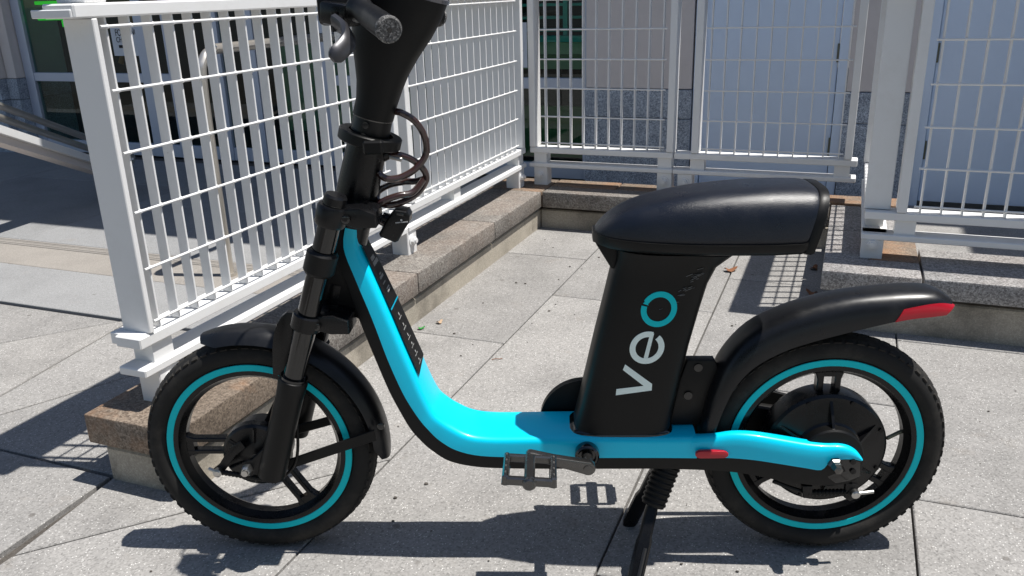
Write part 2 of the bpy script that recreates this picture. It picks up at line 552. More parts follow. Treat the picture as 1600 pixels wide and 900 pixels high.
# broad grey stones, buff tread with a grooved edge, then the shaded forecourt
fore = paving('forecourt')
for a, b in ((-8.2, -5.9), (-5.9, -3.75), (-3.75, -1.725)):
    paver([(a, 2.322), (b, 2.322), (b, 2.73), (a, 2.73)], 'paver_grey', 0.002, fore, 0.006)
for a, b in ((-8.2, -6.6), (-6.6, -4.6), (-4.6, -2.75), (-2.75, -1.725)):
    paver([(a, 2.73), (b, 2.73), (b, 2.985), (a, 2.985)], 'tread', 0.0015, fore, 0.006)
for k in range(4):
    y0 = 2.987 + k * 0.021
    for a, b in ((-8.2, -4.9), (-4.9, -1.725)):
        paver([(a, y0), (b, y0), (b, y0 + 0.017), (a, y0 + 0.017)], 'tread', 0.0006, fore, 0.007)
xs = [-10.2, -8.7, -7.1, -5.6, -4.1, -2.9, -1.725]
for i, (a, b) in enumerate(zip(xs, xs[1:])):
    cut = 3.9 + (0.45 if i % 2 else 0)
    paver([(a, 3.072), (b, 3.072), (b, cut), (a, cut)], 'paver_grey', 0.002, fore, 0.006)
    paver([(a, cut), (b, cut), (b, 5.09), (a, 5.09)], 'paver_grey', 0.002, fore, 0.006)

# ------------------------------------------------------------------ low granite-capped walls
ZB, ZC, ZT = 0.099, 0.117, 0.200
def low_wall(name, label, pieces_base, pieces_cap, zt=ZT, zc=ZC, zb=ZB):
    t = thing(name, label, 'low wall', fence_pt(pieces_base[0][0], pieces_base[0][2], 0), FZ)
    ox, oy = pieces_base[0][0], pieces_base[0][2]
    for (a, b, c, d) in pieces_base:
        bm = bbox(a - ox, b - ox, c - oy, d - oy, -0.045, zb, bev=0.006)
        part('concrete_base', bm, 'base', t, smooth=0)
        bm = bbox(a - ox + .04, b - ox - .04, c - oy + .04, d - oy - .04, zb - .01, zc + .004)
        part('gap_shade_bed', bm, 'gap', t, smooth=0)  # bed coloured black to stand in for shade under the coping
    for (a, b, c, d, mt) in pieces_cap:
        cx, cy = (a + b) / 2, (c + d) / 2
        bm = bbox(a - cx + .0015, b - cx - .0015, c - cy + .0015, d - cy - .0015, zc, zt + random.uniform(-.001, .001), bev=0.005, seg=2)
        part('coping_slab', bm, mt, t, (cx - ox, cy - oy, 0))
    return t

low_wall('low_wall', 'low brown granite coped wall under the long left fence run', [(-1.735, -1.475, 1.405, 4.37)],
         [(-1.762, -1.455, 1.38, 1.83, 'coping_rust'), (-1.762, -1.455, 1.832, 2.66, 'coping'), (-1.762, -1.455, 2.662, 3.42, 'coping'),
          (-1.762, -1.455, 3.422, 4.05, 'coping')])
low_wall('low_wall', 'low granite coped wall across the back of the paved recess', [(-1.473, 0.25, 4.085, 4.345)],
         [(-1.762, -1.455, 4.052, 4.36, 'coping_rust'), (-1.453, -0.86, 4.05, 4.20, 'coping'), (-0.858, -0.27, 4.05, 4.20, 'coping'),
          (-0.268, -0.04, 4.05, 4.20, 'coping'),
          (-1.453, -1.10, 4.202, 4.362, 'coping_rust'), (-1.098, -0.45, 4.202, 4.362, 'coping_rust'), (-0.448, 0.28, 4.202, 4.362, 'coping_rust')])
low_wall('low_wall', 'low granite coped wall behind the rear fender at right', [(0.0, 3.2, 3.085, 3.40), (0.0, 0.28, 3.402, 4.08)],
         [(-0.036, 0.293, 3.05, 3.235, 'coping_grey'), (-0.036, 0.12, 3.237, 3.62, 'coping_grey'), (0.122, 0.293, 3.237, 3.62, 'coping_rust'),
          (-0.036, 0.293, 3.622, 4.048, 'coping_grey'), (0.297, 0.95, 3.05, 3.42, 'coping_grey'), (0.953, 1.62, 3.05, 3.42, 'coping_grey'),
          (1.623, 2.3, 3.05, 3.42, 'coping_grey'), (2.303, 3.25, 3.05, 3.42, 'coping_grey')], zt=0.224, zc=0.150, zb=0.130)

# ------------------------------------------------------------------ white mesh fences
RODZ = [1.146, 1.003, 0.857, 0.711, 0.566, 0.428]
def fence(label, w, u, along, length, slats, posts, feet, spacers, zfoot, post_gap=0.0, bolt_feet=True, tall=()):
    """local x runs along the panel, rods on the -y side."""
    rz = FZ if along == 'W' else (FZ + pi / 2 if along == 'U' else FZ - pi / 2)
    t = thing('mesh_fence', label, 'fence', fence_pt(w, u, 0), rz, None)
    s0, pitch, n = slats
    bm = bbox(-0.003, 0.003, 0.001, 0.032, 0.404, 1.166, bev=0.0008)
    sl = part('slat', bm, 'white', t, (s0, 0, 0))
    for k in range(1, n):
        again(sl, (s0 + k * pitch + random.uniform(-.0012, .0012), 0, 0), parent=t)
    xa, xb = s0 - 0.022, s0 + (n - 1) * pitch + 0.022
    for z in RODZ:
        part('rod', btube([(xa, -0.003, z), (xb, -0.003, z)], 0.0038, 8), 'white', t)
    bm = new()
    for z in RODZ:
        for k in range(n):
            x = s0 + k * pitch
            bmesh.ops.create_icosphere(bm, subdivisions=1, radius=0.0058, matrix=Matrix.Translation((x, -0.0022, z)))
    wb = part('weld_bead', bm, 'white', t)
    wb['kind'] = 'stuff'
    part('bottom_rail', bbox(0, length, -0.007, 0.075, 0.372, 0.402, bev=0.003), 'white', t)
    part('kick_rail', bbox(-0.004, length, -0.01, 0.078, 0.296, 0.318, bev=0.003), 'white', t)
    part('top_rail', bbox(-0.01, length, -0.010, 0.085, 1.166, 1.198, bev=0.004), 'white', t)
    for i, x in enumerate(posts):
        top = 1.50 if i in tall else 1.166
        bm = new()
        box(bm, x, x + (0.016 if i in tall else 0.034), -0.010, 0.080, 0.404, 1.165, bev=0.002)
        part('post', bm, 'white', t)
        if i in tall:
            part('upper_post', bbox(x - 0.002, x + 0.06, 0.0, 0.085, 1.1985, 1.62, bev=0.002), 'white', t)
            part('cap_plate', bbox(x - 0.05, x + 0.07, -0.004, 0.115, 1.1675, 1.186, bev=0.002), 'white', t)
    for x in spacers:
        part('spacer', bbox(x, x + 0.07, 0.004, 0.068, 0.3175, 0.3725), 'white', t)
    for x in feet:
        part('foot', bbox(x, x + 0.075, -0.004, 0.070, zfoot - 0.005, 0.2965, bev=0.003), 'white', t)
        hexbolt('foot_bolt', t, (x + 0.036, -0.004, zfoot + 0.055), '-y', 0.017, 0.014, 'white')
    return t

def flange(t, x, z0, z1, y0=-0.03, y1=0.11):
    part('base_flange', bbox(x - 0.02, x + 0.06, y0, y1, z0, z1, bev=0.002), 'white', t)

f1 = fence('long white fence panel left of the bike, ending in the nearest wide post', -1.6, 1.45, 'U', 1.40, (0.082, 0.0705, 18),
           [0.035, 1.345], [0.045, 1.40], [0.045, 1.33], 0.2, tall=(0,))
flange(f1, 0.03, 0.373, 0.405, 0.0, 0.10)
for ff_, ln in ((f1, 1.40),):
    part('shadow_board', bbox(0.0, ln, 0.03, 0.05, 1.24, 1.62, bev=0.003), 'white', ff_)  # unseen board, added and sized for its shadow band on the ground
f2 = fence('white fence panel behind the coiled cable lock', -1.6, 2.862, 'U', 1.335, (0.09, 0.0705, 17),
           [0.035, 1.285], [1.235], [0.45, 1.25], 0.2)
f3 = fence('white fence panel in front of the tan stone pier', -1.575, 4.22, 'W', 0.768, (0.087, 0.068, 10), [0.0, 0.735],
           [0.02, 0.69], [0.02, 0.69], 0.2)
f4 = fence('white fence panel in front of the left grey door', -0.80, 4.22, 'W', 0.86, (0.156, 0.0685, 10), [0.085, 0.80],
           [0.02], [0.08, 0.76], 0.2)
f5 = fence('short white fence return at the wide post by the right door', 0.165, 3.275, 'U', 0.93, (0.085, 0.0705, 12), [0.0, 0.89],
           [0.85], [0.08, 0.82], 0.2)
f6 = fence('white fence panel in front of the right grey door', 0.09, 3.25, 'W', 1.75, (0.182, 0.0668, 23), [0.105, 1.70],
           [0.0, 1.62], [0.105, 0.9, 1.6], 0.225)

# ------------------------------------------------------------------ storefront building
UB = 5.1
bt = thing('storefront_building', 'building with dark glass storefront, tan stone piers and granite base behind the fences', 'building', fence_pt(0, UB), FZ)
def bpart(name, x0, x1, y0, y1, z0, z1, mat, bev=0.0):
    cx, cy = (x0 + x1) / 2, (y0 + y1) / 2
    return part(name, bbox(x0 - cx, x1 - cx, y0 - cy, y1 - cy, z0, z1, bev=bev), mat, bt, (cx, cy, 0), smooth=0)
GT = 0.612
def pier(x0, x1, y0=0.0, y1=0.5):
    bpart('granite_block', x0, x1, y0, y1, -0.05, 0.437, 'granite', 0.003)
    bpart('granite_block', x0, x1, y0 + .001, y1, 0.441, GT - .002, 'granite', 0.003)
    z = GT + .002
    for h in (1.15, 1.15, 1.3):
        bpart('limestone_block', x0 + .004, x1 - .004, y0 + 0.012, y1, z, z + h - .004, 'lime', 0.003)
        z += h
pier(-1.535, -0.880)
pier(-0.030, 0.352)
pier(1.35, 6.0)
for a, b in ((-12.0, -7.2), (-7.196, -6.62)):
    pier(a, b)
pier(-6.616, -6.50, 0.07, 0.6)

def door(x0, x1, side):
    bpart('door_frame', x0 - 0.052, x0 - 0.004, 0.02, 0.14, -0.02, 2.2, 'door', .003)
    bpart('door_frame', x1 + 0.004, x1 + 0.052, 0.02, 0.14, -0.02, 2.2, 'door', .003)
    bpart('door_head', x0 - 0.052, x1 + 0.052, 0.02, 0.14, 2.204, 2.28, 'door', .003)
    d = bpart('door', x0, x1, 0.05, 0.10, 0.01, 2.195, 'door', .003)
    hx = x1 + .002 if side > 0 else x0 - .002
    for z in (0.30, 0.82, 1.6):
        bm = btube([(hx - (x0 + x1) / 2, -0.033, z - .05), (hx - (x0 + x1) / 2, -0.033, z + .05)], 0.011, 10)
        part('hinge', bm, 'brass', d)
    bpart('wall_above_door', x0 - 0.052, x1 + 0.052, 0.02, 0.5, 2.284, 4.2, 'lime')
door(-0.822, -0.086, 1)
door(0.408, 1.29, -1)

# storefront glazing between the piers
def frame(x0, x1, z0, z1, y0=0.16, y1=0.212, name='frame'):
    return bpart(name, x0, x1, y0, y1, z0, z1, 'alu', 0.003)
muls = [(-6.495, -6.40), (-5.22, -5.13), (-4.95, -4.87), (-4.50, -4.43), (-4.19, -4.11), (-3.55, -3.48), (-2.81, -2.74), (-2.13, -2.07), (-1.60, -1.537)]
for a, b in muls:
    frame(a, b, 0.0, 2.9)
for (a, b), (c, d) in zip(muls, muls[1:]):
    frame(b + .001, c - .001, 0.0, 0.10, 0.165, 0.2115)
    frame(b + .001, c - .001, 2.84, 2.9, 0.165, 0.2115)
    if not (-5.0 < b < -3.9):
        frame(b + .001, c - .001, 0.585, 0.655, 0.165, 0.2115, 'transom')
    bpart('pane', b + .001, c - .001, 0.188, 0.196, 0.101, 2.839, 'glass')
bpart('upper_wall', -6.495, -1.537, 0.1, 0.5, 2.902, 4.2, 'lime')
bpart('roof_slab', -12.0, 6.0, 0.0, 9.0, 4.225, 4.45, 'lime')
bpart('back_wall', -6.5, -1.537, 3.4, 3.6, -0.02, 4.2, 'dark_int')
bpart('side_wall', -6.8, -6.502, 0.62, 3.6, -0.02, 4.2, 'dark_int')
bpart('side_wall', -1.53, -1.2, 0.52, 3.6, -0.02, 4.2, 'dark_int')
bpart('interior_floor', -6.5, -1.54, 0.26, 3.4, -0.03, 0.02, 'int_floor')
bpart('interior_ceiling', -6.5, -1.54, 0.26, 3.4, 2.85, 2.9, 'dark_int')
bpart('low_reflection', -2.9, -1.54, 0.36, 0.40, 0.105, 0.45, 'green_refl')  # boxes from here coloured to stand in for reflections in the panes
bpart('counter_reflection', -2.9, -1.54, 0.34, 0.46, 0.695, 0.757, 'olive_refl')
bpart('reflection_band', -2.9, -1.54, 0.335, 0.46, 0.759, 0.788, 'green_refl')
bpart('counter_reflection', -2.9, -1.54, 0.34, 0.46, 0.79, 0.866, 'olive_refl')
bpart('reflection_top_band', -2.9, -1.54, 0.33, 0.46, 0.868, 0.905, 'teal_refl')
for zz in (0.93, 1.01, 1.09):
    bpart('reflection_line', -2.9, -1.54, 0.42, 0.60, zz, zz + 0.016, 'teal_refl')
for xx in (-2.02, -1.80, -1.64):
    bpart('reflection_upright', xx, xx + 0.03, 0.38, 0.41, 0.902, 2.4, 'teal_refl')
bpart('counter_reflection', -4.9, -3.5, 1.4, 1.9, 0.03, 0.8, 'olive_refl')
# unseen slabs, added above the frame only to shade the paving
bpart('added_shade_slab', -12.0, -0.85, -1.34, -0.002, 3.95, 4.15, 'alu')
bpart('added_shade_slab', 2.12, 6.0, -1.16, -0.002, 3.95, 4.15, 'alu')

# poster, green sign, orange post in the window
def text_mesh(body, size):
    cu = bpy.data.curves.new('lettering', 'FONT')
    cu.body = body
    cu.size = size
    cu.extrude = 0.0006
    cu.align_x = 'CENTER'
    o = bpy.data.objects.new('lettering', cu)
    COL.objects.link(o)
    dg = bpy.context.evaluated_depsgraph_get()
    me = bpy.data.meshes.new_from_object(o.evaluated_get(dg))
    bpy.data.objects.remove(o)
    return me

def lettering(body, size, mat, parent, loc, rot=(pi / 2, 0, 0), name='lettering', scale=None):
    me = text_mesh(body, size)
    me.materials.clear()
    o = link(name, me, mat, parent, loc, rot)
    if scale:
        o.scale = scale
    return o

p1 = thing('poster', 'white printed notice behind the storefront glass, seen between the first fence slats', 'poster', fence_pt(-5.40, UB + 0.180, 0.79), FZ)
part('sheet', bbox(-0.085, 0.192, 0, 0.004, 0, 0.232), 'paper', p1, smooth=0)
lettering('FO', 0.062, 'ink', p1, (-0.008, -0.002, 0.152), scale=(0.80, 1.15, 1))
lettering('NG', 0.062, 'ink', p1, (0.155, -0.002, 0.158), scale=(0.75, 1.15, 1))
lettering('CH', 0.058, 'ink', p1, (-0.008, -0.002, 0.103), scale=(0.75, 1, 1))
part('logo_block', bbox(-0.020, 0.018, -0.003, -0.0005, 0.060, 0.082, bev=0.004), 'ink', p1, smooth=0)
p2 = thing('poster', 'white poster seen between the corner posts of the fences', 'poster', fence_pt(-2.06, UB + 0.155, 0.72), FZ)
part('sheet', bbox(-0.12, 0.09, 0, 0.004, 0, 0.28), 'paper', p2, smooth=0)
lettering('S', 0.09, 'ink', p2, (0.045, -0.002, 0.09))
ns = thing('neon_sign', 'bright green lit sign bars in the dark left window', 'sign', fence_pt(-6.235, UB + 0.30, 1.02), FZ)
for z in (0.045, 0.168):
    part('tube_bar', bbox(-0.15, 0.14, 0, 0.012, z, z + 0.028, bev=.004), 'neon', ns)
part('tube_bar', bbox(0.112, 0.14, 0, 0.012, -0.01, 0.043, bev=.004), 'neon', ns)
op = tag(part('leaning_pole', btube([(0, 0, 0), (0.22, 0.15, 0.62)], 0.022, 10), 'orange'), 'orange wooden pole leaning behind the left poster', 'pole')
op.location = fence_pt(-5.56, UB + 0.30, 0.72)
op.rotation_euler = (0, 0, FZ)

# ------------------------------------------------------------------ steel handrails of the entrance steps
pole = [(-2.56, 2.90, 0.0), (-2.56, 2.90, 0.5), (-2.56, 2.905, 0.86), (-2.56, 2.93, 0.95), (-2.56, 3.0, 0.99), (-2.56, 3.2, 0.995), (-2.56, 4.9, 0.995)]
hr = thing('handrail', 'bent tubular steel handrail standing behind the left fence', 'handrail', fence_pt(-2.56, 2.9), FZ)
part('rail_tube', btube(smooth_path([(a + 2.56, b - 2.9, z) for a, b, z in pole], 5), 0.022, 12), 'steel', hr)
part('rail_leg', btube([(0, 1.9, 0.0), (0, 1.9, 0.98)], 0.019, 12), 'steel', hr)
part('floor_collar', btube([(0, 0, 0.004), (0, 0, 0.02)], 0.035, 16), 'steel', hr)

sr = thing('stair_rail', 'sloping double steel rail over a white beam at far left', 'handrail', (0, 0, 0))
sd = V((0.095, 0.922, -0.376)).normalized()
side = sd.cross(V((0, 0, 1))).normalized()
upn = side.cross(sd).normalized()
s1 = V((-2.726, 6.067, 0.157))
loop = [s1 - sd * 1.62, s1 - sd * 0.9, s1 - sd * 0.10, s1 + upn * -0.004, s1 + sd * 0.02 - upn * 0.035, s1 - sd * 0.04 - upn * 0.066, s1 - sd * 0.4 - upn * 0.066,
        s1 - sd * 1.62 - upn * 0.066]
part('rail_tube', btube(smooth_path(loop, 6), 0.021, 12), 'steel', sr)
bm = new()
b0 = V((-2.586, 5.58, 0.125))
ring = [(-0.07, -0.025), (0.07, -0.025), (0.07, 0.016), (-0.07, 0.016)]
loft(bm, [[b0 - sd * t + side * a + upn * b for a, b in ring] for t in (0.0, 1.62)])
part('beam', bm, 'white', sr, smooth=0)
bm = new()
loft(bm, [[b0 - sd * t + side * a + upn * b for a, b in [(-0.05, -0.066), (0.04, -0.066), (0.04, -0.026), (-0.05, -0.026)]] for t in (0.04, 1.62)])
part('under_beam', bm, 'lime', sr, smooth=0)
p = b0 - sd * 0.1
part('support_post', bbox(p.x - .03, p.x + .03, p.y - .03, p.y + .03, 0.0, 0.08), 'white', sr)

# ------------------------------------------------------------------ street trees behind the viewer (mirrored in the glass)
tb = new()
rng = random.Random(3)
for cx, cy, cr, ch in ((-11, -6.5, 3.2, 4.6), (-6.0, -7.5, 3.0, 4.4), (-1.2, -8.2, 3.2, 4.7), (3.8, -7.8, 3.0, 4.4), (8.6, -7.0, 3.3, 4.8), (13.5, -6.0, 3.2, 4.6)):
    tube(tb, [(cx, cy, 0), (cx + .1, cy, 1.4), (cx, cy + .1, ch)], [0.22, 0.17, 0.08], 8)
    for k in range(2600):
        d = V((rng.gauss(0, 1), rng.gauss(0, 1), rng.gauss(0, .8))).normalized()
        lump = 0.72 + 0.28 * sin(5 * d.x + 3 * d.z + cx) * cos(4 * d.y + cx)
        p = V((cx, cy, ch)) + d * cr * lump * rng.uniform(.45, 1) ** .5
        a, b = V((rng.gauss(0, 1), rng.gauss(0, 1), rng.gauss(0, .5))).normalized() * .16, V((rng.gauss(0, 1), rng.gauss(0, 1), rng.gauss(0, 1))).normalized() * .12
        tb.faces.new([tb.verts.new(q) for q in (p - a, p + b, p + a, p - b)])
o = part('street_trees', tb, 'foliage', smooth=0)
o['kind'] = 'stuff'

# ------------------------------------------------------------------ litter on the paving
def leaf(name, label, mat, w, u, z, size, rz, group=None):
    bm = new()
    n = 11
    top = []
    for k in range(n):
        a = 2 * pi * k / n
        r = size * (0.55 + 0.45 * abs(cos(1.5 * a)) + random.uniform(-.12, .12))
        top.append(V((r * cos(a), r * 0.62 * sin(a), 0.25 * size * (cos(2 * a) + 1) + random.uniform(0, .1) * size)))
    c = bm.verts.new((0, 0, 0.15 * size))
    vs = [bm.verts.new(p) for p in top]
    lo = [bm.verts.new(p - V((0, 0, 0.0012))) for p in top]
    cl = bm.verts.new((0, 0, 0.15 * size - .0012))
    for i in range(n):
        j = (i + 1) % n
        bm.faces.new((c, vs[i], vs[j])); bm.faces.new((cl, lo[j], lo[i])); bm.faces.new((vs[i], lo[i], lo[j], vs[j]))
    o = part(name, bm, mat, None, fence_pt(w, u, z), (0, 0, rz), smooth=60)
    return tag(o, label, 'leaf', group)
leaf('green_leaf', 'small bright green leaf on the paving joint beside the low wall', 'leaf_green', -1.425, 2.60, 0.002, 0.016, 0.3)
leaf('dry_leaf', 'pale tan leaf on the paving just right of the green leaf', 'leaf_pale', -1.385, 2.675, 0.002, 0.018, 0.9)
leaf('dry_leaf', 'curled orange brown leaf against the right low wall, farther of two', 'leaf_dry', -0.075, 3.75, 0.002, 0.03, 1.0)
leaf('dry_leaf', 'curled orange brown leaf against the right low wall, nearer of two', 'leaf_dry', -0.07, 3.42, 0.002, 0.028, 2.2)
leaf('dry_leaf', 'brown leaf lying on the paving behind the seat post', 'leaf_dry', -0.42, 3.62, 0.002, 0.034, 0.2)
dots = new()
for k in range(170):
    w, u = random.uniform(-1.4, 1.2), random.uniform(1.0, 4.0)
    if u > 3.0 and w > -0.06:
        continue
    p = fence_pt(w, u, 0.001)
    r = random.choice([0.002, 0.0028, 0.004, 0.006])
    n = 6
    loft(dots, [[p + V((r * f * cos(2 * pi * i / n + k) * random.uniform(.7, 1.2), r * f * 0.7 * sin(2 * pi * i / n + k), z)) for i in range(n)]
                for f, z in ((1, 0), (0.8, r * .5))])
o = part('grit', dots, 'joint', smooth=0)
o['kind'] = 'stuff'
tw = tag(part('twig', btube(smooth_path([(0, 0, .002), (.012, .004, .004), (.026, .003, .003), (.036, .008, .003)], 3), 0.0012, 6), 'leaf_dry', None,
         fence_pt(-1.06, 2.42, 0)), 'thin dark twig on the paving joint left of the seat post', 'twig')

# ------------------------------------------------------------------ the electric bicycle
# local frame: x towards the tail, y away from the viewer, z up; wheelbase 1.23 m
BX, BY, BR = 0.047, 1.631, -math.atan2(0.0486, 0.9988)
bike = thing('electric_bicycle', 'cyan and black step-through electric bicycle with black seat, standing on its kickstand', 'bicycle', (BX, BY, 0), BR)
HF, HR, HZ, RT = -0.615, 0.615, 0.257, 0.257

# --- wheels
def wheel(cx, kind):
    w = part('wheel', tyre_bm(), 'rubber', bike, (cx, 0, HZ))
    # tread lugs
    bm = new()
    n = 66
    for k in range(n):
        a = 2 * pi * k / n
        for sgn, da in ((-1, 0), (1, pi / n)):
            aa = a + da
            def P(r, y, t):
                return V((r * cos(aa + t), y, r * sin(aa + t)))
            w0 = 0.030
            pts_lo = [P(0.2540, sgn * 0.003, -.020), P(0.2540, sgn * 0.003, .050), P(0.2430, sgn * 0.0290, .076), P(0.2430, sgn * 0.0290, .006)]
            pts_hi = [P(0.2580, sgn * 0.003, -.014), P(0.2580, sgn * 0.003, .044), P(0.2470, sgn * 0.0318, .066), P(0.2470, sgn * 0.0318, .012)]
            a_ = [bm.verts.new(p) for p in pts_lo]; b_ = [bm.verts.new(p) for p in pts_hi]
            bm.faces.new(a_); bm.faces.new(b_)
            for i in range(4):
                j = (i + 1) % 4
                bm.faces.new((a_[i], a_[j], b_[j], b_[i]))
    o = part('tread', bm, 'tread_rubber', w, smooth=0)
    o['kind'] = 'stuff'
    # rim with a flange each side and an open barrel
    bm = new()
    lathe(bm, [(0.207, -0.0255), (0.200, -0.0262), (0.187, -0.0262), (0.181, -0.0255), (0.178, -0.020), (0.170, -0.010), (0.170, 0.010), (0.178, 0.020),
               (0.181, 0.0255), (0.187, 0.0262), (0.207, 0.0255), (0.207, 0.0)], n=96)
    part('rim', bm, 'black_satin', w)
    for s in (-1, 1):
        bm = new()
        lathe(bm, [(0.2064, s * 0.0264), (0.2055, s * 0.0276), (0.1925, s * 0.0276), (0.1915, s * 0.0264)], n=96)
        part('rim_stripe', bm, 'teal', w)
    return w

def tyre_bm():
    bm = new()
    prof = []
    for k in range(28):
        a = 2 * pi * k / 28
        ca, sa = cos(a), sin(a)
        prof.append((0.2265 + 0.0295 * ca * (1.0 if ca > 0 else .8), 0.0355 * math.copysign(abs(sa) ** 0.82, sa)))
    lathe(bm, prof, n=112)
    return bm

def spoke_pair(w, ang, r0, r1, gap, wd, dep, mat='black_satin', tie=0.02):
    """two parallel bars with filleted ends joined near the rim and near the hub."""
    bm = new()
    for s in (-1, 1):
        yc = s * gap / 2
        outl = []
        for r, e in ((r0, 0.0), (r0 + .015, 0.0), (r1 - .022, 0.0), (r1 - .010, .004), (r1, .012)):
            outl.append((r, yc + s * wd / 2 + s * e))
        for r, e in ((r1, -0.0), (r1 - .010, -0.0), (r1 - .022, 0.0), (r0, 0.0)):
            outl.append((r, yc - s * wd / 2))
        prism(bm, outl if s > 0 else list(reversed(outl)), -dep, dep, 0.002, 1)
    box(bm, r1 - tie, r1 - 0.001, -dep * .92, dep * .92, -gap / 2, gap / 2)
    for v in bm.verts:
        x, z = v.co.x, v.co.z
        v.co.x, v.co.z = x * cos(ang) - z * sin(ang), x * sin(ang) + z * cos(ang)
    return part('spoke', bm, mat, w)

fwheel = wheel(HF, 'front')
for a in (180, -58, 60):
    spoke_pair(fwheel, radians(a), 0.045, 0.174, 0.030, 0.0105, 0.010)
bm = new()
disc_lathe(bm, [(0.030, -0.056), (0.034, -0.054), (0.068, -0.050), (0.074, -0.045), (0.076, -0.030), (0.072, -0.026), (0.066, -0.022), (0.066, 0.020), (0.045, 0.024), (0.045, 0.045), (0.02, 0.050)], n=48)
part('hub_drum', bm, 'black_satin', fwheel)
for k in range(6):
    a = radians(25 + 60 * k)
    part('hub_rib', btube([(0.035 * cos(a), -0.0545, 0.035 * sin(a)), (0.066 * cos(a), -0.0525, 0.066 * sin(a))], 0.0035, 6), 'black_satin', fwheel)
part('axle', btube([(0, -0.125, 0), (0, 0.125, 0)], 0.007, 12), 'bolt', fwheel)

rwheel = wheel(HR, 'rear')
for a in (90, -30, 210):
    spoke_pair(rwheel, radians(a), 0.115, 0.176, 0.036, 0.014, 0.011, tie=0.016)
bm = new()
disc_lathe(bm, [(0.060, -0.052), (0.066, -0.052), (0.072, -0.046), (0.110, -0.036), (0.122, -0.034), (0.128, -0.029), (0.129, -0.02), (0.129, 0.02), (0.125, 0.030), (0.08, 0.042), (0.03, 0.05)], n=72)
part('motor_housing', bm, 'black_satin', rwheel)
bm = new()
disc_lathe(bm, [(0.024, -0.0775), (0.028, -0.0775), (0.054, -0.0745), (0.064, -0.0735), (0.0675, -0.070), (0.068, -0.051), (0.060, -0.0505)], n=56)
part('motor_boss', bm, 'black_matt', rwheel)
for k in range(6):
    a = radians(90 + 60 * k)
    bm = new()
    d = V((cos(a), 0, sin(a))); q = V((-sin(a), 0, cos(a)))
    def RP(r, y, o_): return d * r + V((0, y, 0)) + q * o_
    loft(bm, [[RP(0.062, -0.070, s * .0028), RP(0.116, -0.0345, s * .0028), RP(0.116, -0.030, s * .0028), RP(0.062, -0.046, s * .0028)] for s in (-1, 1)])
    part('motor_rib', bm, 'black_satin', rwheel, smooth=0)
for k in range(8):
    a = radians(68 + 45 * k)
    bm = new()
    disc_lathe(bm, [(0.0045, -0.004), (0.0045, 0.0), (0.003, .003)], n=10)
    part('motor_screw', bm, 'black_matt', rwheel, (0.119 * cos(a), -0.0345, 0.119 * sin(a)))
part('axle', btube([(0, -0.092, 0), (0, 0.118, 0)], 0.008, 12), 'alloy', rwheel)
va = radians(8)
vp = V((0.170 * cos(va), 0.0, 0.170 * sin(va)))
part('valve', btube([vp, vp - V((.034, .012, .010))], 0.0042, 8), 'brass', rwheel)

# --- frame: cyan shell over a black lower shell, swept through measured stations
hw = 0.062
T_ = [(-0.3454, 0.7821), (-0.3515, 0.7289), (-0.3296, 0.6727), (-0.3011, 0.5945), (-0.2732, 0.5126), (-0.2511, 0.4487), (-0.2376, 0.4088), (-0.2199, 0.3667), (-0.2008, 0.3454), (-0.1799, 0.3300), (-0.1454, 0.3114), (-0.1007, 0.3042), (-0.0300, 0.3038), (0.0729, 0.3048), (0.1766, 0.3042), (0.2597, 0.3030), (0.3344, 0.3042)]
M_ = [(-0.3663, 0.7830), (-0.3781, 0.7260), (-0.3586, 0.6603), (-0.3308, 0.5776), (-0.3062, 0.4923), (-0.2855, 0.4309), (-0.2694, 0.3921), (-0.2478, 0.3513), (-0.2290, 0.3253), (-0.2072, 0.3005), (-0.1714, 0.2778), (-0.1198, 0.2643), (-0.0378, 0.2609), (0.0727, 0.2588), (0.1771, 0.2584), (0.2609, 0.2580), (0.3362, 0.2569)]
B_ = [(-0.3895, 0.7792), (-0.4051, 0.7126), (-0.3821, 0.6450), (-0.3594, 0.5657), (-0.3334, 0.4826), (-0.3130, 0.4193), (-0.2971, 0.3787), (-0.2723, 0.3237), (-0.2522, 0.2957), (-0.2289, 0.2706), (-0.1903, 0.2445), (-0.1300, 0.2300), (-0.0498, 0.2258), (0.0727, 0.2245), (0.1782, 0.2242), (0.2627, 0.2239), (0.3388, 0.2213)]
def catmull(pts, m):
    P3 = smooth_path([V((p[0], 0, p[1])) for p in pts], m)
    return [(p.x, p.z) for p in P3]
T0, M0, H0 = T_, M_, [0.040, 0.043, 0.050, 0.056, 0.060, 0.062, 0.063, 0.063] + [0.064] * 2 + [0.066] * 7
Tf, Mf, Bf = catmull(T_, 4), catmull(M_, 4), catmull(B_, 4)
Hf = [p[0] for p in catmull([(h, 0) for h in H0], 4)]
top_rings, low_rings = [], []
